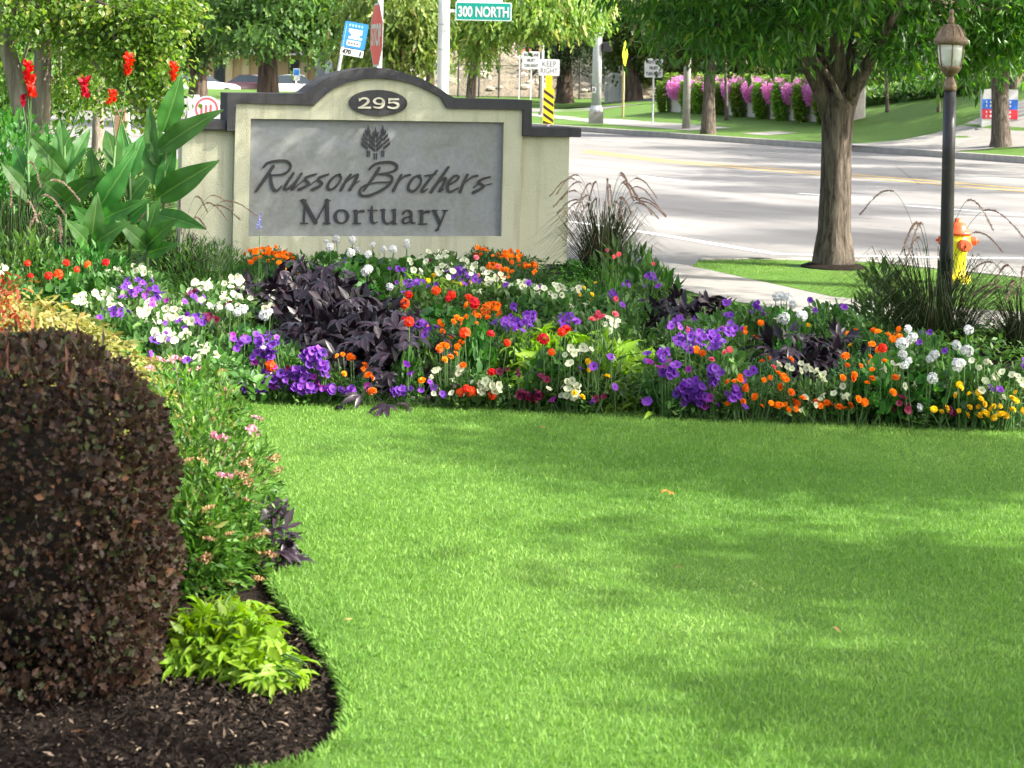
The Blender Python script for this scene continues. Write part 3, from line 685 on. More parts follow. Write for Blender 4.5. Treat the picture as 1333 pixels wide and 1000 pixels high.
MB().tube([(-5 * s_, .03, -.1), (-5 * s_, .03, zt + 3 * s_)], .03, 8).build('post', M_galv, rs)
c = P(705, 137, 80); tp = P(704.5, 10, 80); base = terr(c.x, 80)
tpo = empty('lamp_pole', (c.x, 80, base), 'slim grey pole behind the KEEP RIGHT sign', 'pole')
MB().tube([(0, 0, -.1), (0, 0, 2.4), (-.02, 0, tp.z + 1)], [.075, .06, .05], 10).build('shaft', M_galv, tpo, smooth=True)
MB().tube([(0, 0, 0), (0, 0, .12)], .13, 10).build('base', M_conc, tpo)

# traffic signal pole
Y = 66.0; b = P(776, 146, Y); bz = b.z; s_ = Y / F
sp = empty('signal_pole', (b.x, Y, bz), 'thick grey traffic signal pole with black pedestrian head and push button', 'signal')
MB().tube([(0, 0, 0.2), (0, 0, 110 * s_), (0, 0, 190 * s_)], [6.6 * s_, 5.6 * s_, 5.0 * s_], 18).build('shaft', plain('signal_grey', (0.50, 0.52, 0.53), 0.45, 0.2), sp, smooth=True)
MB().box(-9 * s_, 9 * s_, -9 * s_, 9 * s_, -.4, 0.02).build('footing', M_conc, sp)
MB().lathe([(8.5 * s_, .021), (8.5 * s_, .09), (6.8 * s_, .22)], 12).build('base_plate', M_galv, sp)
hz = P(786, 61.5, Y).z - bz
hd = MB().box(6.5 * s_, 19 * s_, -7 * s_, 1 * s_, hz - 6 * s_, hz + 6.5 * s_).build('pedestrian_head', M_black, sp, bevel=0.02)
MB().box(2 * s_, 6.6 * s_, -3 * s_, 0, hz - 5 * s_, hz + 5 * s_).build('bracket', M_black, sp)
MB().box(19.05 * s_, 21 * s_, -8 * s_, 2 * s_, hz + 4.5 * s_, hz + 7 * s_).build('visor', M_black, hd)
pz = P(772, 117, Y).z - bz
pb = MB().box(-6 * s_, -1 * s_, -8.2 * s_, -6.9 * s_, pz - 4 * s_, pz + 4 * s_).build('button_plate', M_signwhite, sp)
MB().box(-4.4 * s_, -2.6 * s_, -8.7 * s_, -8.25 * s_, pz - 1.5 * s_, pz + 2.5 * s_).build('button', M_printgrey, pb)
MB().box(-8 * s_, -6.1 * s_, -6 * s_, -4 * s_, pz - 1 * s_, pz + 6 * s_).build('button_box', M_black, sp)
gz = P(770, 3, Y).z - bz
MB().lathe([(1 * s_, -6 * s_), (6 * s_, -4 * s_), (8.5 * s_, 1 * s_), (6 * s_, 5 * s_), (1 * s_, 7 * s_)], 14, (-3 * s_, -8 * s_, gz)).build('white_globe', M_signwhite, sp, smooth=True)

# pedestrian sign edge on, on a yellow timber post
b = P(812, 148, 72); bz = terr(b.x, 72)
ps = empty('crossing_sign', (b.x, 72, bz), 'lime yellow crossing sign seen edge on atop a thin wooden post', 'sign', rz=R(70))
s_ = 72 / F; zc = P(811, 71, 72).z - bz
MB().prism([(-.36, zc), (0, zc + 18 * s_), (.36, zc), (0, zc - 18 * s_)], -.004, 0, 'xz').build('plate', plain('lime_sign', (0.55, 0.75, 0.02), 0.5), ps)
MB().prism([(-.12, zc - .2), (.05, zc + .05), (-.02, zc + .25), (.1, zc + .3), (.16, zc), (.04, zc - .22)], -.0075, -.0045, 'xz').build('walker_picture', M_black, ps)
MB().box(-.035, .035, .002, .07, -.1, zc + 16 * s_).build('post', plain('yellowed_timber', (0.42, 0.36, 0.16), 0.7), ps)

# chain link fence at the foot of the bank
fn = empty('chain_link_fence', (2, 107.5, 0.4), 'tall chain link fence with dark posts along the dry bank', 'fence')
M_fence = plain('fence_steel', (0.05, 0.045, 0.045), 0.6)
fp = [560, 597, 624, 650, 677, 703, 728, 755, 782, 810]
zf = P(650, 42, 107.5).z - 0.4
for px in fp:
    X = P(px, 90, 107.5).x - 2
    MB().tube([(X, 0, -.4), (X, 0, zf)], 0.055, 8).build('post', M_fence, fn)
xa, xb = P(555, 90, 107.5).x - 2, P(815, 90, 107.5).x - 2
for z_ in (zf - .02, zf / 2, .12): MB().tube([(xa, 0.06, z_), (xb, 0.06, z_)], 0.018, 6).build('rail', M_fence, fn)
wm = MB()
k = xa
while k < xb:
    for sg in (-1, 1):
        x2 = k + sg * zf * .6
        wm.add([(k, .09, .1), (k + .007, .09, .1), (x2 + .007, .09, zf), (x2, .09, zf)], [(0, 1, 2, 3)])
    k += .22
tag(wm.build('wire_mesh', M_galv, fn), kind='stuff')

# ---------------------------------------------------------------- lamp post
b = P(1230, 430, 12.55); LY = 12.55; s_ = LY / F; base = 0.0
lp = empty('lamp_post', (b.x, LY, base), 'black lamp post with bronze lantern standing in tall grass by the hydrant', 'lamp post')
def bronze():
    m, t, bb = nodes('bronze')
    n = noise(t, 22, 6, 0.7)
    t.links.new(ramp(t, n, [(0.3, (0.09, 0.055, 0.03)), (0.55, (0.22, 0.15, 0.09)), (0.75, (0.36, 0.28, 0.19))]), bb.inputs['Base Color'])
    bb.inputs['Roughness'].default_value = 0.55; bb.inputs['Metallic'].default_value = 0.35; return m
M_bronze = bronze()
def lampblack():
    m, t, bb = nodes('post_black')
    n = noise(t, 14, 7, 0.8)
    t.links.new(ramp(t, n, [(0.6, (0.012, 0.011, 0.011)), (0.7, (0.05, 0.045, 0.04)), (0.76, (0.35, 0.33, 0.3))]), bb.inputs['Base Color'])
    bb.inputs['Roughness'].default_value = 0.35; return m
def lz(y): return P(1236, y, LY).z
prof = [(8.8, 470), (8.6, 330), (8.3, 200), (8.0, 118)]
MB().lathe([(8.8 * s_, -.1)] + [(r_ * s_, lz(y)) for r_, y in prof[1:]], 20).build('pole', lampblack(), lp, smooth=True)
MB().lathe([(r_ * s_, lz(y)) for r_, y in ((8.4, 118.2), (8.6, 112), (7, 106), (5, 102), (4.5, 99.5))], 20).build('collar', M_bronze, lp, smooth=True)
cup = MB().lathe([(r_ * s_, lz(y)) for r_, y in ((4.5, 99.3), (8, 97), (12.5, 92), (14, 88), (14, 86))], 20).build('cup', M_bronze, lp, smooth=True)
mg, tg_, bg_ = nodes('frosted_glass')
bg_.inputs['Base Color'].default_value = (0.86, 0.87, 0.8, 1); bg_.inputs['Roughness'].default_value = 0.35; bg_.inputs['Transmission Weight'].default_value = 0.55
MB().lathe([(r_ * s_, lz(y)) for r_, y in ((13.2, 86.2), (15.2, 76), (16.5, 66), (16.6, 58.5))], 24).build('glass', mg, lp, smooth=True)
for k in range(6):
    t = R(25 + 60 * k)
    MB().tube([(r_ * s_ * math.cos(t), r_ * s_ * math.sin(t), lz(y)) for r_, y in ((14.2, 87), (16.2, 76), (17.3, 66), (17.4, 57))], 0.9 * s_, 6).build('strap', M_bronze, lp)
dome = MB().lathe([(r_ * s_, lz(y)) for r_, y in ((16, 58.2), (20.5, 58), (22, 56), (22, 51.5), (20, 50), (18.5, 47), (16.5, 42), (12.5, 36), (8, 32.5), (5, 31.5))], 28).build('roof', M_bronze, lp, smooth=True)
for k in range(12):
    t = R(30 * k)
    MB().tube([(r_ * s_ * math.cos(t), r_ * s_ * math.sin(t), lz(y)) for r_, y in ((19, 48), (17, 42), (13, 36), (8, 32.3))], 0.8 * s_, 5).build('rib', M_bronze, dome)
MB().lathe([(r_ * s_, lz(y)) for r_, y in ((5, 31.3), (3.4, 28), (4.6, 25), (3, 22), (2.2, 20), (3.6, 17), (3.0, 14), (1, 12))], 14).build('finial', M_bronze, lp, smooth=True)

# ---------------------------------------------------------------- fire hydrant
HY = 16.05; b = P(1245, 376, HY); s_ = HY / F
hy = empty('fire_hydrant', (b.x, HY, 0.0), 'yellow fire hydrant with orange bonnet and caps behind the lamp post', 'hydrant')
hy.scale = (1.1, 1.1, .96)
M_hy = plain('hydrant_yellow', (0.80, 0.68, 0.02), 0.4, vary=0.08); M_ho = plain('hydrant_orange', (0.68, 0.085, 0.03), 0.4, vary=0.08)
def hz_(y): return P(1245, y, HY).z
bar = MB().lathe([(r_ * s_, z) for r_, z in ((14, -.05), (14, .03), (10.5, .035), (10.5, hz_(345)), (11, hz_(330)), (12, hz_(322)), (14.5, hz_(315)), (14.5, hz_(303)))], 20).build('barrel', M_hy, hy, smooth=True)
MB().lathe([(r_ * s_, hz_(y)) for r_, y in ((16, 302.8), (16, 299), (13.5, 298), (12.5, 293), (9, 288), (5, 286), (4, 285.5), (4, 281), (1.5, 280.5))], 20).build('bonnet', M_ho, hy, smooth=True)
for (dx, dy, r0, ln) in ((-1, 0, 6, 21), (1, 0, 6, 21), (0.25, -1, 8.5, 21)):
    d = Vector((dx, dy, 0)).normalized(); zc = hz_(316) if abs(dy) > .5 else hz_(311)
    nz = MB().tube([d * 10 * s_ + Vector((0, 0, zc)), d * (ln - 6) * s_ + Vector((0, 0, zc))], r0 * .85 * s_, 14).build('nozzle', M_hy, hy, smooth=False)
    cpm = MB().tube([d * (ln - 6) * s_ + Vector((0, 0, zc)), d * (ln) * s_ + Vector((0, 0, zc)), d * (ln + 1.5) * s_ + Vector((0, 0, zc))], [r0 * s_, r0 * s_, r0 * .8 * s_], 14)
    cpm.tube([d * (ln + 1.4) * s_ + Vector((0, 0, zc)), d * (ln + 4.5) * s_ + Vector((0, 0, zc))], 2 * s_, 5).build('cap', M_ho, hy)
MB().lathe([(16 * s_, .03), (16 * s_, .055)], 16).build('flange', M_hy, hy)
for k in range(8):
    t = R(45 * k + 10); MB().tube([(15 * s_ * math.cos(t), 15 * s_ * math.sin(t), .05), (15 * s_ * math.cos(t), 15 * s_ * math.sin(t), .085)], 1.6 * s_, 6).build('bolt', M_hy, hy)

# ---------------------------------------------------------------- far side: planter wall, retaining wall, buildings, cars
wa, wb_ = P(868, 141, 73), P(1062, 149, 60.5)
wdir = Vector((wb_.x - wa.x, wb_.y - wa.y)); wlen = wdir.length; wang = math.atan2(wdir.y, wdir.x)
pwz = min(terr(wa.x, wa.y), terr(wb_.x, wb_.y)) - 0.1
pw_ = empty('planter_wall', (wa.x, wa.y, pwz), 'long low concrete planter wall topped with trailing pink flowers across the street', 'wall', rz=wang)
ztop = P(965, 108, 66).z - pwz
M_wallc = plain('wall_concrete', (0.46, 0.44, 0.41), 0.85, vary=0.1, scale=1.2, bmp=0.2)
NB = 8
for i in range(NB + 1):
    MB().box(i * wlen / NB + .012, (i + 1) * wlen / NB - .012, 0, .9, -.3, ztop).build('panel', M_wallc, pw_)
MB().box(0, (NB + 1) * wlen / NB, .05, .85, -.3, ztop - .03).build('backing', M_kerb, pw_)
rw0, rw1 = P(1105, 133, 66), P(1216, 124, 62)
rwl = Vector((rw1.x - rw0.x, rw1.y - rw0.y)); rwa = math.atan2(rwl.y, rwl.x)
rwz = 0.9
rw = empty('retaining_wall', (rw0.x, rw0.y, rwz), 'plain grey retaining wall above the grass slope behind the lamp', 'wall', rz=rwa)
zt = P(1160, 115, 64).z - rwz
for i in range(3): MB().box(i * rwl.length / 3 + .01, (i + 1) * rwl.length / 3 - .01, 0, .35, -.6, zt).build('panel', M_wallc, rw)
bb = empty('brick_building', (P(1212, 100, 72).x, 72, 1.2), 'brown brick building at the top of the slope behind the lamp', 'building')
def brick_mat():
    m, t, b = nodes('brown_brick')
    tc = t.nodes.new('ShaderNodeTexCoord'); mp = t.nodes.new('ShaderNodeMapping'); mp.inputs['Rotation'].default_value = (R(90), 0, 0)
    br_ = t.nodes.new('ShaderNodeTexBrick'); br_.inputs['Scale'].default_value = 4
    for k, c_ in (('Color1', (0.23, 0.15, 0.11)), ('Color2', (0.29, 0.2, 0.15)), ('Mortar', (0.34, 0.3, 0.26))): br_.inputs[k].default_value = (*c_, 1)
    t.links.new(tc.outputs['Object'], mp.inputs[0]); t.links.new(mp.outputs[0], br_.inputs['Vector']); t.links.new(br_.outputs[0], b.inputs['Base Color'])
    b.inputs['Roughness'].default_value = 0.9; return m
M_brick = brick_mat()
MB().box(0, 13, 0, 9, -1.5, 5.2).build('wall', M_brick, bb)
for x in (1.15, 4.6, 8.2, 11.6): MB().box(x, x + .5, -.14, -.002, -1.5, 4.6).build('pier', plain('pier_stone', (0.42, 0.36, 0.3), 0.8), bb)
MB().box(-.3, 13.3, -.4, 9.3, 5.2, 5.6).build('roof', M_wallc, bb)
for x in (5.8, 9.4): 
    fr = MB().box(x, x + 1.5, -.05, -.003, 1.6, 3.4).build('window', plain('window_frame', (0.2, 0.17, 0.14), 0.6), bb)
    MB().box(x + .1, x + 1.4, -.06, -.052, 1.7, 3.3).build('pane', plain('dark_glass', (0.03, 0.04, 0.05), 0.15), fr)

# tan office building, far left
TY = 150.0; s_ = TY / F; tb0 = P(175, 118, TY)
tb = empty('tan_building', (tb0.x, TY, 0), 'low tan building with pale roof behind the parked cars', 'building')
M_tan = plain('tan_wall', (0.55, 0.38, 0.2), 0.85, vary=0.08, scale=.5); M_tan2 = plain('tan_light', (0.66, 0.5, 0.3), 0.85, vary=0.08, scale=.5)
L_ = (470 - 175) * s_; HT = P(330, 71, TY).z
MB().box(0, L_, 0, 14, -.2, HT).build('wall', M_tan, tb)
MB().prism([(-1.2, HT), (L_ + 1.2, HT), (L_ + .4, HT + 14 * s_), (-.4, HT + 14 * s_)], -1.4, 15, 'xz').build('roof', plain('pale_roof', (0.55, 0.53, 0.5), 0.8), tb)
for x0, x1 in ((103, 118), (34, 60), (200, 214)):
    d = MB().box(x0 * s_, x1 * s_, -.06, -.003, -.2, HT - .35).build('door', plain('dark_door', (0.06, 0.055, 0.06), 0.3), tb)
    MB().box((x0 + 2) * s_, (x1 - 2) * s_, -.075, -.063, .3, HT - .6).build('pane', plain('dark_glass', (0.03, 0.04, 0.05), 0.15), d)
for x0 in (88, 118.5, 140, 162, 216, 240): MB().box(x0 * s_, (x0 + 9) * s_, -.22, -.003, -.2, HT - .02).build('pilaster', M_tan2, tb)
gs = empty('grey_shed', (P(410, 90, 140).x, 140, 0), 'grey end wall with pale door panel beside the tan building', 'building')
s_ = 140 / F
MB().box(0, 60 * s_, 0, 6, -.2, P(420, 66, 140).z).build('wall', plain('grey_wall', (0.26, 0.26, 0.28), 0.8), gs)
MB().box(13 * s_, 22 * s_, -.05, -.002, -.1, P(430, 72, 140).z).build('door', M_signwhite, gs)
MB().box(24 * s_, 50 * s_, -.04, -.002, .8, P(430, 74, 140).z).build('window', plain('brown_pane', (0.2, 0.11, 0.09), 0.4), gs)

def car(loc, rz, col, label, L_=4.5, hh=1.42):
    o = empty('parked_car', loc, label, 'car', 'cars parked by the tan building', rz=rz)
    m = plain('car_' + label.split()[0], col, 0.25, 0.1, vary=0.03, spec=0.6)
    h = hh
    lower = [(-L_ / 2, .35), (-L_ / 2 + .05, .8), (-L_ / 2 + .5, .93), (-L_ * .25, .97), (L_ * .16, .97), (L_ * .42, .84), (L_ / 2 - .03, .68), (L_ / 2, .36), (L_ / 2 - .2, .24), (-L_ / 2 + .2, .24)]
    MB().prism(lower[::-1], -.88, .88, 'xz').build('body', m, o, bevel=.06)
    cab = [(-L_ * .36, .95), (-L_ * .24, h - .06), (-L_ * .1, h), (L_ * .06, h - .02), (L_ * .22, .95)]
    v, f = [], []
    for yy, k in ((-.8, 1), (.8, 1)):
        for x, z in cab: v.append((x, yy * (1 - .22 * (z - .95) / (h - .95)), z))
    n = len(cab); f = [(0, 1, 2, 3, 4), (9, 8, 7, 6, 5)] + [(i, i + 5, (i + 1) % 5 + 5, (i + 1) % 5) for i in range(5)]
    MB().add(v, f).build('windows', plain('dark_glass', (0.03, 0.04, 0.05), 0.15), o)
    roof = [(-L_ * .25, h - .07), (-L_ * .1, h + .015), (L_ * .06, h - .005), (L_ * .1, h - .09)]
    MB().prism(roof[::-1], -.63, .63, 'xz').build('roof', m, o)
    for x in (-.02 * L_, ): MB().box(x - .05, x + .05, -.82, -.62, .95, h - .03).build('door_pillar', m, o)
    for sx in (-1, 1):
        for sy in (-1, 1):
            wt = MB().tube([(sx * L_ * .31, sy * .89, .32), (sx * L_ * .31, sy * .7, .32)], .32, 18).build('wheel', M_black, o)
            MB().tube([(sx * L_ * .31, sy * .9, .32), (sx * L_ * .31, sy * .893, .32)], .2, 12).build('rim', M_galv, wt)
        MB().box(L_ / 2 - .12, L_ / 2 - .02, sx * .55 - .2, sx * .55 + .2, .58, .7).build('headlight', M_signwhite, o)
        MB().box(-L_ / 2 - .01, -L_ / 2 + .06, sx * .62 - .18, sx * .62 + .18, .62, .82).build('tail_light', plain('tail_red', (0.5, 0.02, 0.02), 0.3), o)
car((P(387, 110, 112).x, 112, -.0), R(8), (0.72, 0.72, 0.7), 'white saloon car parked behind the second dark tree trunk', hh=1.5)
car((P(322, 110, 118).x, 118, -.0), R(165), (0.10, 0.035, 0.045), 'maroon car parked beside the white saloon')
car((P(262, 110, 116).x, 116, -.0), R(20), (0.55, 0.57, 0.62), 'silver car half hidden by the first dark tree trunk')
c = P(386, 97, 104); ac = empty('parking_sign', (c.x, 104, 0), 'small blue and white parking sign above the white saloon car', 'sign')
MB().box(-.18, .18, -.004, 0, c.z - .32, c.z + .32).build('plate', M_signwhite, ac)
MB().box(-.15, .15, -.008, -.0045, c.z - .05, c.z + .28).build('blue_field', plain('bus_blue', (0.02, 0.17, 0.48), 0.5), ac)
MB().tube([(0, .03, -.1), (0, .03, c.z)], .025, 6).build('post', M_galv, ac)
# round red and white board and white panels left of the sign
c = P(269, 142, 40); s_ = 40 / F
rb = empty('round_board', (c.x, 40, -.1), 'round white board with red ring behind the left shoulder of the monument', 'sign')
disc = lambda r_, n=28: [(r_ * math.cos(2 * math.pi * k / n), c.z + .1 + r_ * math.sin(2 * math.pi * k / n)) for k in range(n)]
dk = MB().prism(disc(17 * s_), 0, .03, 'xz').build('disc', M_signwhite, rb)
ring = MB().prism(disc(15 * s_), -.004, -.001, 'xz', hole=disc(12.6 * s_)[::-1]).build('ring', plain('logo_red', (0.55, 0.06, 0.08), 0.5), dk)
for k in range(3): MB().box((-8 + 6 * k) * s_, (-5.2 + 6 * k) * s_, -.004, -.001, c.z + .1 - 7 * s_, c.z + .1 + (4 + k) * s_).build('stroke', plain('logo_red', (0.55, 0.06, 0.08), 0.5), dk)
MB().box(-.05, .05, .035, .12, -.1, c.z - 10 * s_).build('post', M_galv, rb)
c = P(250, 138, 44); s_ = 44 / F
wp = empty('utility_box', (c.x, 44, -.1), 'plain white utility box beside the round board', 'box')
MB().box(-7 * s_, 5 * s_, 0, .5, 0, c.z + .1 + 14 * s_).build('cabinet', M_signwhite, wp, bevel=.02)
MB().box(-5.5 * s_, 3.5 * s_, -.015, -.001, .2, c.z + 11 * s_).build('door', M_signwhite, wp)
c = P(156, 190, 21); s_ = 21 / F
tp = empty('terracotta_post', (c.x, 21, -.1), 'square terracotta post standing among the red cannas', 'post')
MB().box(-7 * s_, 6 * s_, 0, .12, 0, P(156, 146, 21).z + .1).build('shaft', plain('terracotta', (0.42, 0.22, 0.15), 0.85, bmp=.2), tp)
MB().box(-8 * s_, 7 * s_, -.01, .13, P(156, 146, 21).z + .1, P(156, 143, 21).z + .1).build('cap', plain('terracotta_cap', (0.4, 0.24, 0.18), 0.85), tp)
MB().box(6.2 * s_, 10 * s_, .03, .12, 0, P(156, 140, 21).z + .1).build('white_edge', M_signwhite, tp)
# white vinyl fence pieces near the signal
vf = empty('vinyl_fence', (P(788, 122, 101).x, 101, .3), 'short pale vinyl fence beside the signal pole across the side street', 'fence')
s_ = 101 / F; zt = P(805, 92, 101).z - .3
for k in range(6): MB().box((k * 5.6) * s_, (k * 5.6 + 5.3) * s_, 0, .05, -.2, zt - (.12 if k % 3 else 0)).build('board', M_signwhite, vf)
for k in (0, 3, 6): MB().box((k * 5.6 - 1.2) * s_, (k * 5.6 + 1.2) * s_, -.06, -.002, -.2, zt + .25).build('post', M_signwhite, vf)
# clinic sign, far right
mb_ = P(1301, 171, 52); my = 52.0; bz = terr(mb_.x, my); s_ = my / F
ms = empty('directory_sign', (mb_.x, my, bz), 'white directory sign with blue and red bands behind the right tree trunk', 'sign', rz=R(-4))
zz = lambda y: P(1301, y, my).z - bz
MB().box(-23 * s_, 23 * s_, 0, .3, zz(168), zz(116.5)).build('panel', M_signwhite, ms)
mp_ = ms.children[-1]
MB().box(-31 * s_, 31 * s_, -.35, .65, -.6, zz(167.8)).build('plinth', M_conc, ms)
bl2 = MB().box(-22.6 * s_, 22.8 * s_, -.012, -.001, zz(142.4), zz(129.5)).build('blue_band', plain('band_blue', (0.03, 0.14, 0.55), 0.5), ms)
rd2 = MB().box(-22.6 * s_, 22.8 * s_, -.012, -.001, zz(155), zz(142.6)).build('red_band', plain('band_red', (0.6, 0.03, 0.05), 0.5), ms)
for par, ys in ((bl2, (133, 138)), (rd2, (146, 151.5))):
    for y in ys:
        MB().box(-18 * s_, -16.6 * s_, -.018, -.0125, zz(y + 1.6), zz(y - 1.6)).build('small_print', M_signwhite, par)
        for k in range(4): MB().box((-13 + 4 * k) * s_, (-10.4 + 4 * k) * s_, -.018, -.0125, zz(y + 1.5), zz(y - 1.5)).build('small_print', M_signwhite, par)
        MB().box(12 * s_, 14 * s_, -.018, -.0125, zz(y + 1.6), zz(y - 1.6)).build('small_print', M_signwhite, par)
# ---------------------------------------------------------------- trees
def bark(name, a, b_, sc=14):
    m, t, b = nodes(name)
    tc = t.nodes.new('ShaderNodeTexCoord'); mp = t.nodes.new('ShaderNodeMapping'); mp.inputs['Scale'].default_value = (1, 1, 0.16)
    n = t.nodes.new('ShaderNodeTexNoise'); n.inputs['Scale'].default_value = sc; n.inputs['Detail'].default_value = 8; n.inputs['Roughness'].default_value = .7; n.inputs['Distortion'].default_value = .4
    t.links.new(tc.outputs['Object'], mp.inputs[0]); t.links.new(mp.outputs[0], n.inputs['Vector'])
    t.links.new(ramp(t, n.outputs[0], [(0.35, a), (0.65, b_)]), b.inputs['Base Color']); b.inputs['Roughness'].default_value = .95; b.inputs['Specular IOR Level'].default_value = .1
    bump(t, b, n.outputs[0], 1.0, 0.05); return m
B_brown = bark('bark_brown', (0.035, 0.028, 0.023), (0.20, 0.165, 0.135), 22)
B_grey = bark('bark_grey', (0.13, 0.105, 0.085), (0.34, 0.29, 0.24), 12)
B_dark = bark('bark_dark', (0.035, 0.026, 0.02), (0.13, 0.10, 0.075), 8)
L_ash = leafm('leaf_ash', [(0.0, (0.025, 0.075, 0.012)), (0.5, (0.065, 0.165, 0.022)), (0.9, (0.14, 0.27, 0.03)), (1.0, (0.26, 0.31, 0.045))], .5, .36, spec=.55)
L_bright = leafm('leaf_bright', [(0.0, (0.035, 0.085, 0.012)), (0.4, (0.10, 0.225, 0.028)), (0.8, (0.205, 0.36, 0.055)), (1.0, (0.36, 0.40, 0.09))], .5, .38, spec=.5)
L_dark = leafm('leaf_dark', [(0.0, (0.03, 0.072, 0.016)), (0.6, (0.08, 0.17, 0.032)), (1.0, (0.18, 0.27, 0.045))], .4, .5)
L_locust = leafm('leaf_locust', [(0.0, (0.05, 0.10, 0.02)), (0.5, (0.13, 0.215, 0.035)), (0.85, (0.24, 0.31, 0.065)), (1.0, (0.38, 0.31, 0.12))], .45, .5)
L_olive = leafm('leaf_olive', [(0.0, (0.03, 0.055, 0.012)), (0.6, (0.075, 0.115, 0.022)), (1.0, (0.15, 0.17, 0.035))], .38, .5)
L_pine = leafm('leaf_pine', [(0.0, (0.015, 0.035, 0.012)), (1.0, (0.045, 0.075, 0.022))], .15, .6)

def crown_mesh(name, blobs, mat, leaf, aspect, tpl, droop, clump=10, spread=0.22, tintbias=0.0, off=(0, 0, 0), shell=0.55):
    """blobs: (centre, radii, number of leaves); leaves sit in clumps, gaps between them"""
    Ps, Ds, Ns, Ts = [], [], [], []
    for c, r_, n in blobs:
        k = max(1, n // clump)
        u = rdir(k) * (rng.random((k, 1)) ** (1 - shell)); cc = np.array(c) + u * np.array(r_)
        ctint = rng.normal(0.45 + tintbias, 0.16, k)
        idx = np.repeat(np.arange(k), clump)
        p = cc[idx] + rng.normal(0, 1, (k * clump, 3)) * spread * np.array([1, 1, .8])
        outw = unit(u * np.array([1, 1, .35]) + 1e-6)[idx]
        d = outw * .5 + rng.normal(0, .5, (len(p), 3)); d[:, 2] -= droop
        Ps.append(p); Ds.append(d); Ns.append(np.array([0, 0, 1.0]) + rng.normal(0, .55, (len(p), 3)))
        Ts.append(ctint[idx] + rng.normal(0, .16, len(p)))
    p = np.concatenate(Ps) - np.array(off); n = len(p)
    L = leaf * rng.uniform(.65, 1.25, n)
    V, F_, T = leaves(p, np.concatenate(Ds), np.concatenate(Ns), L, L * aspect, tpl, np.clip(np.concatenate(Ts), 0, 1))
    return npmesh(name, V, F_, T, mat)
def limb(a, b_, r0, r1, mb, wob=.08, n=6, sides=7, sag=0.0):
    a, b_ = Vector(a), Vector(b_); L = (b_ - a).length; pts, rr = [], []
    for i in range(n + 1):
        t = i / n; p = a.lerp(b_, t) + Vector((random.uniform(-1, 1), random.uniform(-1, 1), random.uniform(-1, 1))) * wob * L * .5 * math.sin(math.pi * t)
        p.z += sag * math.sin(math.pi * t) * L
        pts.append(p); rr.append(r0 + (r1 - r0) * t)
    mb.tube(pts, rr, sides, cap=True); return pts
def tree(label, base, trunk, blobs, leaf, aspect, tpl, lmat, bmat, droop=.5, clump=10, spread=.22, limbs=None, twigs=2, group=None, name='tree', tb=0.0, shell=.55, sides=14, roots=True):
    """trunk: [(point, radius)...] in world space; blobs in world space"""
    base = Vector(base); o = empty(name, base, label, 'tree', group)
    t = MB(); pts = [Vector(p) - base for p, r_ in trunk]; rr = [r_ for p, r_ in trunk]
    if roots: pts = [pts[0] - Vector((0, 0, .15)), pts[0] + Vector((0, 0, .02)), pts[0] + Vector((0, 0, .22))] + pts[1:]; rr = [rr[0] * 1.32, rr[0] * 1.2, rr[0] * 1.02] + rr[1:]
    t.tube(pts, rr, sides); t.build('trunk', bmat, o, smooth=True)
    top = pts[-1]; lm = MB()
    if limbs:
        for path in limbs:
            pp = [Vector(p) - base for p, r_ in path]; rl = [r_ for p, r_ in path]
            m = MB(); m.tube(pp, rl, 9); m.build('limb', bmat, o, smooth=True)
            top2 = pp[-1]
            for c, r_, n in random.sample(blobs, min(twigs, len(blobs))): limb(top2, Vector(c) - base, rl[-1] * .7, rl[-1] * .25, lm)
    else:
        for c, r_, n in blobs:
            m = MB(); limb(top - Vector((0, 0, random.uniform(0, .25))), Vector(c) - base, rr[-1] * .6, rr[-1] * .15, m); m.build('limb', bmat, o, smooth=True)
    for c, r_, n in blobs:
        for k in range(3):
            q = Vector(c) - base; e = q + Vector((random.uniform(-1, 1) * r_[0], random.uniform(-1, 1) * r_[1], random.uniform(-.7, .7) * r_[2])) * .8
            limb(q, e, rr[-1] * .16 + .006, .004, lm, n=4, sides=5)
    lm.build('twigs', bmat, o, smooth=True)
    me = crown_mesh('crown', blobs, lmat, leaf, aspect, tpl, droop, clump, spread, tb, base, shell)
    mobj('crown', me, o); return o
def PB(x, y, Y, rx, ry, n, ryd=None):
    s_ = Y / F; return (tuple(P(x, y, Y)), (rx * s_, (ryd or rx * s_), ry * s_), n)

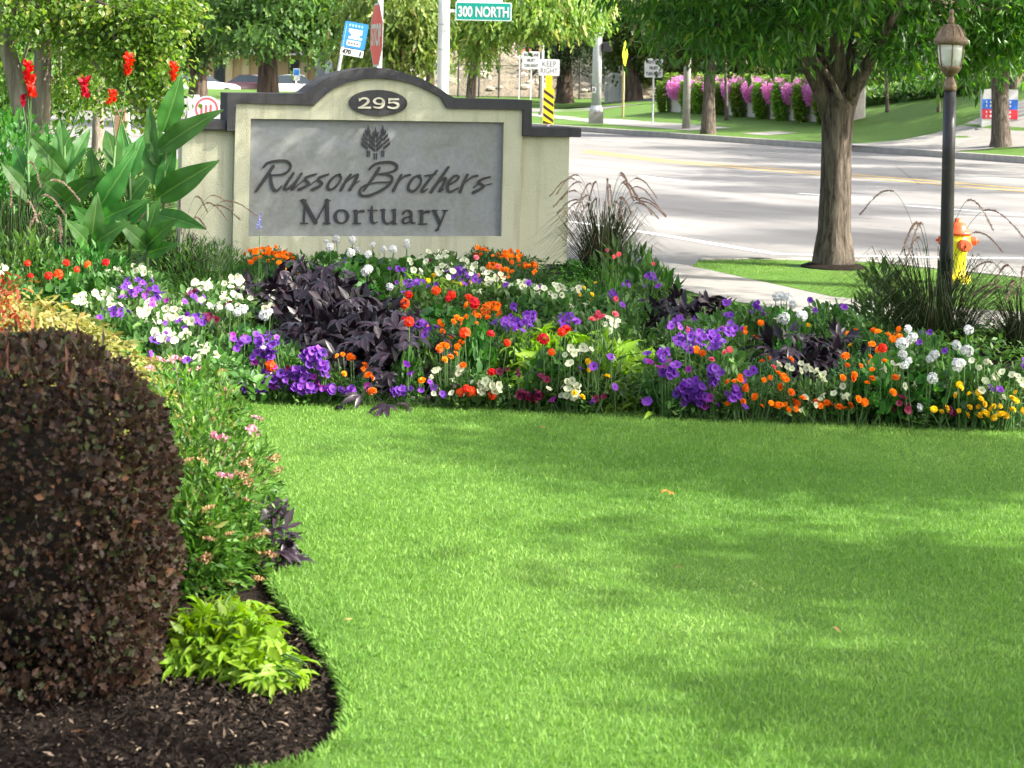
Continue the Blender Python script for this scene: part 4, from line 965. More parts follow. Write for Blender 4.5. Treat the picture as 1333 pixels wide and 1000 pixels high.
# the street tree on the parkway
TYY = 17.2; s_ = TYY / F
def tp_(x, y, dy=0.0): p = P(x, y, TYY + dy); return p
b0 = tp_(1085, 345); b0.z = 0.0
trunk = [(b0, 24 * s_), (tp_(1086, 300), 21.5 * s_), (tp_(1088, 240), 20 * s_), (tp_(1089, 190), 19.5 * s_), (tp_(1090, 160), 20.5 * s_), (tp_(1091, 140), 23 * s_), (tp_(1091, 120), 21 * s_)]
def lb(pts, r0, r1): return [(tp_(*p), (r0 + (r1 - r0) * i / (len(pts) - 1)) * s_) for i, p in enumerate(pts)]
limbs = [lb([(1080, 152), (1068, 118, -.05), (1050, 85, -.1), (1030, 55, -.2), (990, 5, -.3)], 12, 5),
         lb([(1086, 145), (1078, 105, .15), (1066, 70, .25), (1060, 30, .4), (1050, -40, .6)], 11, 5),
         lb([(1092, 140), (1092, 95, -.1), (1089, 55, -.15), (1095, 0, -.2), (1100, -80, -.2)], 12, 6),
         lb([(1094, 142), (1102, 100, .2), (1110, 60, .3), (1118, 10, .45)], 9, 5),
         lb([(1098, 150), (1112, 112, -.15), (1128, 85, -.25), (1150, 45, -.4), (1180, -10, -.6)], 10, 4.5),
         lb([(1104, 150), (1115, 118, .05), (1130, 92, .1), (1142, 66, .1), (1165, 20, .2)], 7, 3.5),
         lb([(1084, 150), (1094, 128, -.25), (1080, 100, -.35), (1062, 78, -.45), (1040, 30, -.6)], 5, 2.5)]
tc = tp_(1095, 0); blobs = []
for k in range(13):
    a = 2 * math.pi * k / 13; rr = random.uniform(1.55, 2.15)
    blobs.append(((tc.x + 0.15 + rr * math.cos(a), TYY + rr * math.sin(a) * .9, random.uniform(2.75, 3.15)), (.78, .78, .5), 1150))
for k in range(7):
    a = 2 * math.pi * k / 7; blobs.append(((tc.x + 1.0 * math.cos(a), TYY + 1.0 * math.sin(a), 3.25), (.7, .7, .45), 650))
for x, y, rx, ry, n, dy in ((880, 16, 45, 22, 560, -.2), (935, 34, 45, 26, 700, -.5), (1000, 46, 45, 24, 750, -.6), (950, 15, 60, 28, 1000, .3), (1035, 22, 45, 24, 700, .5), (1180, 58, 34, 28, 800, -.3), (1200, 30, 60, 40, 1100, .2), (1240, 70, 40, 26, 700, .6),
                        (1290, 50, 55, 38, 1200, .5), (1325, 20, 60, 40, 1100, .2), (1130, 5, 60, 25, 900, .8), (1080, -5, 60, 20, 900, -.9)):
    blobs.append(PB(x, y, TYY + dy, rx, ry, n, .5))
for k in range(9):
    a = 2 * math.pi * k / 9; blobs.append(((tc.x + 1.7 * math.cos(a), TYY + 1.7 * math.sin(a), 4.2), (1.0, 1.0, .8), 800))
blobs += [((tc.x, TYY, 5.4), (1.7, 1.7, 1.0), 2200), ((tc.x - .2, TYY, 6.4), (1.0, 1.0, .7), 900)]
tree('large ash street tree with forked brown trunk on the grass beside the hydrant', b0, trunk, blobs, .125, .26, 'lance', L_ash, B_brown, droop=.75, clump=12, spread=.15, limbs=limbs, twigs=6, name='street_tree')
mr = MB().lathe([(.31, -.02), (.29, .012), (.24, .03), (.2, .04)], 18, (0, 0, 0))
o_ = mr.build('tree_mulch_ring', M_mulch); o_.location = (b0.x, b0.y, .004); tag(o_, kind='structure')

# the bright leaved tree at the upper left
Y = 21.0; s_ = Y / F
b0 = P(45, 225, Y); b0.z = 0
trunk = [(b0, 28 * s_), (P(46, 200, Y), 22 * s_), (P(45, 180, Y), 21 * s_), (P(43, 165, Y), 22 * s_)]
limbs = [[(P(38, 180, Y), 15 * s_), (P(26, 130, Y), 13 * s_), (P(14, 80, Y), 11 * s_), (P(2, 30, Y), 9 * s_), (P(-20, -60, Y), 6 * s_)],
         [(P(50, 180, Y), 14 * s_), (P(54, 130, Y), 12.5 * s_), (P(56, 70, Y), 11 * s_), (P(57, 10, Y), 9 * s_), (P(62, -90, Y), 6 * s_)]]
blobs = [PB(*q) for q in ((20, 15, 20.4, 45, 28, 850), (75, 25, 20.6, 40, 35, 850), (115, 45, 20.5, 38, 40, 1000), (100, 95, 21.2, 28, 25, 350), (150, 20, 20.4, 45, 30, 1000), (160, 70, 20.3, 30, 40, 700), (205, 30, 20.2, 38, 40, 1150), (195, 85, 20.2, 30, 38, 900),
        (215, 115, 20.1, 16, 26, 420), (70, -40, 21, 90, 40, 1500), (170, -40, 21, 90, 40, 1500), (100, -120, 21, 130, 60, 2500), (235, 5, 20.4, 28, 20, 500), (20, 105, 22.5, 25, 30, 350), (85, 130, 22.6, 22, 30, 500), (135, 120, 22.5, 25, 25, 400), (185, 145, 20.2, 15, 18, 250))]
tree('old tree with twin grey trunk and sunlit yellow green leaves behind the cannas', b0, trunk, blobs, .075, .62, 'lance', L_bright, B_grey, droop=.55, clump=11, spread=.14, limbs=limbs, twigs=9, name='leafy_tree', tb=.1)
Y = 27.0; s_ = Y / F; b0 = P(128, 170, Y); b0.z = 0
tree('slender tree with pinkish trunk behind the red cannas', b0, [(b0, 9 * s_), (P(128, 130, Y), 6.5 * s_), (P(133, 80, Y), 5.5 * s_), (P(134, 30, Y), 5 * s_)],
     [PB(125, 30, 27, 60, 40, 900), PB(90, 60, 27.5, 40, 40, 600), PB(170, 50, 27.5, 40, 40, 700), PB(130, -40, 27, 80, 50, 1200), PB(75, 105, 27, 25, 25, 300)], .09, .6, 'lance', L_bright, B_grey, clump=10, spread=.2, name='leafy_tree')

def px_tree(label, Y, bx, by, tw, ty, blobs, leaf, asp, tpl, lm, bm, z=0.0, tx=None, **k):
    s_ = Y / F; b = P(bx, by, Y); b.z = z; tx = bx if tx is None else tx
    tr = [(b, tw * .62 * s_), (P(bx + (tx - bx) * .3, by + (ty - by) * .35, Y), tw * .5 * s_), (P(bx + (tx - bx) * .7, by + (ty - by) * .7, Y), tw * .46 * s_), (P(tx, ty, Y), tw * .42 * s_)]
    return tree(label, b, tr, [PB(*q) for q in blobs], leaf, asp, tpl, lm, bm, sides=10, **k)
px_tree('first dark tree with short trunk and hanging foliage before the tan building', 62, 258, 135, 24, 70,
        [(255, 40, 62, 45, 35, 900), (285, 20, 61, 50, 35, 1000), (235, 60, 63, 30, 25, 400), (250, -30, 62, 80, 45, 1200), (285, 48, 61, 20, 12, 200), (255, 60, 61.5, 18, 12, 220)], .32, .42, 'spray', L_dark, B_dark, droop=.7, clump=9, spread=.35)
px_tree('second dark tree with thick forking trunk before the white saloon car', 58, 349, 130, 27, 62,
        [(330, 30, 58, 45, 24, 900), (385, 26, 57, 50, 24, 1000), (355, 15, 58, 70, 30, 1400), (430, 20, 57, 40, 26, 800), (360, -40, 58, 100, 45, 1800), (312, 44, 57, 20, 12, 260), (412, 58, 56.5, 14, 12, 200), (350, 48, 56, 30, 10, 340), (300, 20, 58, 30, 24, 400), (445, 48, 57.5, 16, 14, 180)], .30, .42, 'spray', L_dark, B_dark, droop=.75, clump=9, spread=.33)
px_tree('tree with long drooping sprays directly behind the STOP sign and pale pole', 42, 528, 150, 14, 20,
        [(475, 20, 42, 30, 28, 500), (515, 25, 41, 34, 30, 750), (550, 22, 41, 30, 28, 650), (530, 62, 41, 28, 18, 420), (505, 55, 41, 22, 20, 360), (555, 60, 41, 16, 22, 300), (495, 90, 41, 14, 14, 130), (460, 70, 42, 20, 25, 260), (520, -40, 42, 70, 40, 1100), (545, 78, 41, 10, 12, 130)], .24, .36, 'spray', L_locust, B_brown, tx=525, droop=1.1, clump=9, spread=.22)
px_tree('pale drooping tree hanging over the green street blade', 48, 610, 150, 12, 10,
        [(610, 45, 48, 25, 20, 380), (640, 30, 47, 35, 26, 700), (690, 14, 47, 40, 26, 800), (740, 14, 47, 36, 24, 700), (665, 34, 47, 30, 14, 400), (715, 28, 46.5, 30, 16, 420), (620, 65, 47, 16, 18, 240), (760, 10, 48, 30, 22, 500), (680, -40, 48, 100, 40, 1600), (600, 10, 48, 26, 24, 420), (660, 5, 48, 50, 20, 600)], .27, .34, 'spray', L_locust, B_brown, tx=625, droop=1.15, clump=9, spread=.24, tb=.12)
px_tree('dark pine with stout trunk in front of the chain link fence', 103, 735, 128, 19, 30,
        [(735, 45, 103, 40, 25, 900), (700, 60, 103, 22, 18, 400), (765, 60, 103, 25, 18, 450), (725, 72, 102.5, 26, 12, 420), (740, 10, 103, 45, 25, 800)], .55, .16, 'spray', L_pine, B_dark, z=.3, droop=.1, clump=9, spread=.5)
px_tree('leaning olive tree beside the lime yellow crossing sign', 98, 826, 128, 20, 68,
        [(820, 40, 98, 45, 30, 1300), (860, 45, 97, 35, 25, 900), (790, 35, 98, 30, 28, 700), (850, 75, 98, 20, 12, 300), (830, 5, 98, 60, 30, 1200), (800, 72, 99, 16, 10, 200)], .42, .4, 'spray', L_olive, B_dark, z=.3, tx=818, droop=.5, clump=9, spread=.45)
px_tree('straight trunked tree on the far slope before the planter wall', 58, 922, 171, 16, 60,
        [(905, 45, 58, 45, 26, 1000), (950, 40, 58, 45, 28, 1000), (925, 10, 58, 70, 30, 1300), (880, 60, 58, 25, 14, 350), (970, 70, 58, 28, 12, 420), (930, -50, 58, 80, 40, 1300)], .3, .4, 'spray', L_olive, B_brown, z=terr(6, 58) - .05, tx=925, droop=.7, clump=9, spread=.3)
Y = 48.0; s_ = Y / F; b = P(1303, 194, Y); b.z = terr(b.x, Y) - .03
tree('grey trunked tree beside the clinic directory sign', b, [(b, 13 * s_), (P(1302, 150, Y), 11 * s_), (P(1302, 105, Y), 11.5 * s_), (P(1303, 80, Y), 11 * s_)],
     [PB(1290, 45, Y, 45, 28, 800), PB(1335, 40, Y, 45, 30, 900), PB(1270, 60, Y, 25, 20, 350), PB(1310, 5, Y, 70, 30, 1200), PB(1380, 20, Y, 60, 40, 900), PB(1320, 72, Y - 1, 30, 14, 300)], .24, .34, 'spray', L_ash, B_brown,
     limbs=[[(P(1302, 85, Y), 9 * s_), (P(1318, 72, Y), 8 * s_), (P(1345, 55, Y), 6 * s_)], [(P(1303, 85, Y), 9 * s_), (P(1300, 60, Y), 7 * s_), (P(1290, 20, Y), 5 * s_)]], twigs=4, droop=.8, clump=9, spread=.25, tb=.15)
for bx, by, ty, lab in ((946, 157, 60, 'thin sapling on the far slope left of the ash trunk'), (1155, 146, 70, 'thin sapling on the far slope between ash trunk and lamp'), (1222, 147, 90, 'thin sapling beside the lamp lantern on the far slope')):
    b = tg(bx, by, 60); s_ = b.y / F
    px_tree(lab, b.y, bx, by, 4.2, ty, [(bx, ty - 25, b.y, 22, 18, 260), (bx + 8, ty - 50, b.y, 28, 22, 320)], .24, .4, 'spray', L_olive, B_brown, z=b.z - .03, tx=bx - 2, droop=.6, clump=8, spread=.25, name='sapling')
b = tg(893, 168, 60); s_ = b.y / F
up = empty('utility_pole', b, 'weathered grey pole on the far verge beside the lane sign', 'pole')
MB().tube([(0, 0, -.1), (0, 0, 2.5), (.02, 0, 7)], [5.2 * s_, 4.6 * s_, 4 * s_], 12).build('shaft', plain('pole_weathered', (0.34, 0.32, 0.29), .8, vary=.2, scale=5), up, smooth=True)
# far wooded backdrop, tree by tree
for i, (x, y, Y, rx, ry) in enumerate(((40, 60, 75, 70, 60), (120, 90, 80, 60, 40), (10, 130, 46, 35, 45), (160, 50, 100, 40, 40), (470, 20, 125, 50, 30), (560, 10, 100, 60, 30), (860, 60, 112, 60, 45), (925, 70, 100, 55, 40), (985, 70, 96, 60, 40), (1040, 72, 96, 50, 36), (1100, 82, 92, 55, 34), (1165, 78, 88, 60, 32), (1250, 20, 95, 70, 40), (1330, 60, 90, 60, 40), (800, 20, 118, 60, 40))):
    s_ = Y / F; b = P(x, 100, Y); b.z = terr(b.x, Y) if Y < 105 else .3
    lab = 'wooded backdrop tree ' + ['at the far left edge', 'behind the red canna spikes', 'in deep shade at the left edge', 'left of the tan building', 'behind the bus stop sign', 'behind the pale pole', 'behind the grey lane sign', 'above the left end of the pink planter wall', 'above the middle of the pink planter wall', 'above the right end of the pink planter wall', 'behind the forked ash trunk', 'behind the grey retaining wall', 'above the lamp lantern', 'behind the clinic directory sign', 'on the dry bank behind the crossing sign'][i]
    px_tree(lab, Y, x, 125, 10, y, [(x, y, Y, rx, ry, 1300), (x - rx * .5, y + ry * .5, Y, rx * .6, ry * .55, 600), (x + rx * .5, y + ry * .4, Y, rx * .6, ry * .55, 600), (x, y - 60, Y, rx, 40, 700)],
            Y * .0052, .45, 'spray', L_dark if i in (2, 8, 10, 11) else L_olive, B_dark, z=b.z - .1, droop=.4, clump=9, spread=Y * .005, group='wooded backdrop trees', name='backdrop_tree')
# trees on the lawn out of view to the right: they shade the lawn, the beds and the road
def shade_tree(x, y, z, r_, n, lab, hz=2.2, leaf=.16):
    blobs = [((x + random.uniform(-1, 1) * r_ * .75, y + random.uniform(-1, 1) * r_ * .75, z + random.uniform(-.8, .8) * hz * .7), (r_ * .45, r_ * .45, hz * .35), n // 9) for _ in range(9)]
    tree(lab, (x, y, 0), [((x, y, 0), .2), ((x, y, 1.2), .16), ((x, y, z - hz * .8), .12)], blobs, leaf, .4, 'lance', L_ash, B_brown, droop=.5, clump=10, spread=.2, name='lawn_tree', group='trees along the right side of the lawn')
shade_tree(6.4, 2.7, 6.8, 1.2, 3600, 'lawn tree beside the camera at the right', 1.4)
shade_tree(7.4, 4.25, 4.6, 1.1, 4600, 'lawn tree nearest the camera at the right', 1.5)
shade_tree(7.8, 7.35, 5.2, 1.1, 4800, 'lawn tree second from the camera at the right', 1.7)
shade_tree(7.6, 9.9, 5.6, 1.8, 7000, 'lawn tree third from the camera at the right', 2.0)
shade_tree(5.9, 12.0, 5.6, 1.8, 6500, 'lawn tree fourth from the camera at the right', 2.0)
shade_tree(7.6, 14.5, 7.3, 2.1, 6000, 'tallest lawn tree at the right, fifth from the camera', 2.4)
shade_tree(17.5, 51.5, 7.2, 3.0, 5200, 'slope tree nearest beyond the directory sign', 2.6, .3)
shade_tree(20.5, 57, 7.6, 3.2, 5200, 'slope tree second beyond the directory sign', 2.6, .3)
shade_tree(15.5, 59.5, 7.4, 2.6, 4200, 'slope tree behind the directory sign', 2.2, .3)
shade_tree(27.4, 15.4, 19, 2.0, 4200, 'verge tree nearest along the far side of the street', 2.2, .24)
shade_tree(23.9, 21.7, 17, 2.2, 4400, 'verge tree second along the far side of the street', 2.2, .24)
shade_tree(20.6, 29.2, 12.4, 2.3, 4400, 'verge tree third along the far side of the street', 2.2, .26)
shade_tree(18.0, 35.2, 9.6, 2.5, 4600, 'verge tree fourth along the far side of the street', 2.2, .28)
shade_tree(17.3, 41.6, 8.0, 2.6, 4600, 'verge tree fifth along the far side of the street', 2.2, .28)
shade_tree(15.6, 46.6, 7.6, 2.4, 4200, 'verge tree sixth along the far side of the street', 2.2, .28)
# ---------------------------------------------------------------- flower bed: shared meshes
def petm(name, edge, throat, trans=0.3):
    return leafm(name, [(0.0, throat), (0.35, edge), (1.0, tuple(min(1, c * 1.08) for c in edge))], trans, .55, spec=.2)
M_PU = petm('petal_purple', (0.165, 0.045, 0.36), (0.06, 0.008, 0.14)); M_MG = petm('petal_magenta', (0.30, 0.03, 0.30), (0.10, 0.005, 0.10))
M_WH = petm('petal_cream', (0.55, 0.57, 0.40), (0.30, 0.36, 0.08)); M_GW = petm('petal_white', (0.6, 0.6, 0.6), (0.45, 0.48, 0.36))
M_OR = petm('petal_orange', (0.85, 0.22, 0.008), (0.55, 0.10, 0.004)); M_RD = petm('petal_red', (0.75, 0.035, 0.01), (0.45, 0.015, 0.006))
M_YE = petm('petal_yellow', (0.85, 0.58, 0.015), (0.6, 0.35, 0.01)); M_PK = petm('petal_pink', (0.75, 0.14, 0.20), (0.5, 0.06, 0.1)); M_BU = petm('petal_burgundy', (0.12, 0.006, 0.035), (0.04, 0.002, 0.01))
M_SP = petm('petal_blue', (0.28, 0.28, 0.62), (0.2, 0.2, 0.45)); M_CR = petm('petal_canna', (0.55, 0.014, 0.010), (0.4, 0.012, 0.008)); M_CP = petm('petal_cascade', (0.66, 0.14, 0.46), (0.5, 0.06, 0.3))
G_pet = leafm('foliage_petunia', [(0, (0.03, 0.08, 0.018)), (.6, (0.075, 0.165, 0.034)), (1, (0.16, 0.27, 0.06))], .3, .55)
G_ger = leafm('foliage_geranium', [(0, (0.025, 0.085, 0.016)), (.6, (0.055, 0.165, 0.025)), (1, (0.12, 0.27, 0.045))], .3, .5)
G_mar = leafm('foliage_marigold', [(0, (0.018, 0.06, 0.014)), (.6, (0.042, 0.125, 0.022)), (1, (0.10, 0.2, 0.036))], .25, .55)
G_lime = leafm('foliage_lime', [(0, (0.11, 0.22, 0.010)), (.6, (0.20, 0.35, 0.022)), (1, (0.32, 0.46, 0.05))], .42, .45)
G_blk = leafm('foliage_black_vine', [(0, (0.010, 0.006, 0.011)), (.6, (0.022, 0.012, 0.020)), (1, (0.055, 0.028, 0.042))], .08, .42, spec=.5)
G_mid = leafm('foliage_mixed', [(0, (0.035, 0.095, 0.02)), (.6, (0.08, 0.18, 0.03)), (1, (0.17, 0.29, 0.05))], .35, .5)
G_stem = plain('stem_green', (0.06, 0.13, 0.03), .6)

def seal(parts_list, mats, name):
    """several (V, F, T) with own material slots joined in one mesh"""
    V, F_, T = merge([p for p in parts_list]); me = npmesh(name, V, F_, T)
    for m in mats: me.materials.append(m)
    return me
def petal_disc(r_, lobes, depth, seed, n=15, cup=0.25):
    """a ruffled trumpet looking along +z with its throat below"""
    g = np.random.default_rng(seed); vs = [(0, 0, -depth)]; ts = [0.0]
    for k in range(n):
        t = 2 * math.pi * k / n; vs.append((.32 * r_ * math.cos(t), .32 * r_ * math.sin(t), -depth * .25)); ts.append(.3)
    for k in range(n):
        t = 2 * math.pi * k / n; q = r_ * (0.78 + .24 * abs(math.cos(lobes * t / 2)) + g.normal(0, .05))
        vs.append((q * math.cos(t), q * math.sin(t), cup * r_ * .3 * math.cos(lobes * t) * .5 + g.normal(0, .05) * r_)); ts.append(.8 + g.normal(0, .1))
    f3 = np.array([(0, 1 + k, 1 + (k + 1) % n) for k in range(n)]); f4 = np.array([(1 + k, 1 + n + k, 1 + n + (k + 1) % n, 1 + (k + 1) % n) for k in range(n)])
    tub = 6; base = len(vs)
    for zz, rr in ((-depth * .3, .3 * r_), (-depth * 2.2, .07 * r_)):
        for k in range(tub): t = 2 * math.pi * k / tub; vs.append((rr * math.cos(t), rr * math.sin(t), zz)); ts.append(.4)
    f5 = np.array([(base + k, base + (k + 1) % tub, base + tub + (k + 1) % tub, base + tub + k) for k in range(tub)])
    return np.array(vs), [f3, f4, f5], np.array(ts)
def pom(r_, seed, rings=((0, 1.0, 0), (1, .78, .28), (2, .5, .46)), petals=11):
    g = np.random.default_rng(seed); P_, D, N = [], [], []
    T = []
    for i, q, z in rings:
        for k in range(petals - 2 * i):
            t = 2 * math.pi * k / (petals - 2 * i) + i * .3 + g.normal(0, .1)
            d = np.array([math.cos(t), math.sin(t), .15 + .45 * i]); P_.append(np.array([0, 0, z * r_ * .5])); D.append(d); N.append(np.array([0, 0, 1.0]) + g.normal(0, .25, 3)); T.append(.35 + .25 * i + g.normal(0, .15))
    L = np.array([r_ * (1 - .2 * i) for i, q, z in rings for k in range(petals - 2 * i)])
    V, F_, TT = leaves(np.array(P_), np.array(D), np.array(N), L, L * .75, 'oval', np.clip(np.array(T), 0, 1)); return V, F_, TT
def ball(r_, n, fl, seed):
    g = np.random.default_rng(seed); out = []
    for i in range(n):
        z = 1 - 1.25 * (i + .5) / n; t = i * 2.4; q = math.sqrt(max(0, 1 - z * z)); c = np.array([q * math.cos(t), q * math.sin(t), z])
        V, F_, T = petal_disc(fl, 5, fl * .2, seed + i, 10); 
        w_ = Vector(c).to_track_quat('Z', 'Y').to_matrix(); V = V @ np.array(w_).T + c * r_ * g.uniform(.85, 1.1); out.append((V, F_[:2], T)) if False else out.append((V, F_, T))
    return merge(out)
def spike(h_, r_, n, seed):
    g = np.random.default_rng(seed); t = g.random(n); a = g.random(n) * 6.28; r0 = r_ * (1 - .75 * t)
    p = np.stack([r0 * .3 * np.cos(a), r0 * .3 * np.sin(a), t * h_], -1); d = np.stack([np.cos(a), np.sin(a), .5 + .8 * t], -1)
    return leaves(p, d, np.tile([0, 0, 1.0], (n, 1)) + g.normal(0, .4, (n, 3)), r0 * 1.6 + .004, r0 * 1.0 + .003, 'oval', np.clip(g.normal(.6, .2, n), 0, 1))
def mk(name, geo, mat): V, F_, T = geo; return npmesh(name, V, F_, np.clip(T, 0, 1), mat)
FLW = {}
for kind, mat in (('PU', M_PU), ('MG', M_MG), ('WH', M_WH), ('BU', M_BU)): FLW[kind] = [mk('petunia_bloom', petal_disc(.031, 5, .016, 20 + k), mat) for k in range(5)]
FLW['OR'] = [mk('marigold_bloom', pom(.0235, 40 + k), M_OR) for k in range(3)]
FLW['YE'] = [mk('marigold_bloom', pom(.0205, 50 + k), M_YE) for k in range(3)]
FLW['GW'] = [mk('geranium_bloom', ball(.029, 14, .0145, 60 + 20 * k), M_GW) for k in range(2)]
FLW['RD'] = [mk('geranium_bloom', ball(.027, 14, .0145, 70 + 20 * k), M_RD) for k in range(2)]
FLW['PK'] = [mk('pink_bloom', pom(.026, 90 + k), M_PK) for k in range(2)]
FLW['SP'] = [mk('salvia_spike', spike(.17, .016, 60, 5), M_SP)]
stem_me = MB().tube([(0, 0, -.16), (0, 0, -.012)], .0028, 5)
def foliage_mesh(name, n, r_, h_, leaf, asp, tpl, mat, seed, up=.5, shell=.45):
    global rng
    keep_ = rng; rng = np.random.default_rng(seed)
    u = rdir(n); u[:, 2] = np.abs(u[:, 2]); q = rng.random(n) ** shell
    p = u * q[:, None] * np.array([r_, r_, h_])
    if name.split('_')[0] in ('petunia', 'marigold', 'geranium'):
        a = rng.random(n) * 6.283; rho = np.sqrt(rng.random(n)); wob = 1 + .18 * np.sin(a * 3 + seed); p = np.stack([np.cos(a) * rho * r_ * wob, np.sin(a) * rho * r_ * wob, h_ * (1 - .45 * rho ** 2.5) * rng.random(n) ** .35], -1)
    d = u + rng.normal(0, .5, (n, 3)); d[:, 2] += up - .4
    L = leaf * rng.uniform(.65, 1.25, n)
    V, F_, T = leaves(p, d, np.array([0, 0, 1.0]) + u * .4 + rng.normal(0, .35, (n, 3)), L, L * asp, tpl, np.clip(rng.normal(.45, .22, n), 0, 1))
    rng = keep_
    return npmesh(name, V, F_, T, mat)
FOL = {}
for k_ in ('PU', 'MG', 'WH', 'BU'): FOL[k_] = [foliage_mesh('petunia_foliage', 620, .19, .22, .042, .5, 'oval', G_pet, 100 + i) for i in range(3)]
FOL['OR'] = FOL['YE'] = [foliage_mesh('marigold_foliage', 760, .16, .20, .034, .3, 'spray', G_mar, 110 + i) for i in range(3)]
FOL['GW'] = FOL['RD'] = [foliage_mesh('geranium_foliage', 260, .18, .26, .055, .95, 'oval', G_ger, 120 + i) for i in range(3)]
FOL['PK'] = FOL['SP'] = [foliage_mesh('zinnia_foliage', 180, .14, .28, .075, .32, 'lance', G_mid, 130 + i, up=.8) for i in range(3)]
HGT = {'PU': .29, 'MG': .29, 'WH': .30, 'BU': .27, 'OR': .27, 'YE': .25, 'GW': .42, 'RD': .40, 'PK': .45, 'SP': .6}
NAME = {'PU': ('purple petunia', 'petunia_plant'), 'MG': ('magenta petunia', 'petunia_plant'), 'WH': ('cream white petunia', 'petunia_plant'), 'BU': ('burgundy petunia', 'petunia_plant'), 'OR': ('orange marigold', 'marigold_plant'),
        'YE': ('yellow marigold', 'marigold_plant'), 'GW': ('white geranium', 'geranium_plant'), 'RD': ('red geranium', 'geranium_plant'), 'PK': ('pink zinnia', 'zinnia_plant'), 'SP': ('pale blue salvia', 'salvia_plant')}
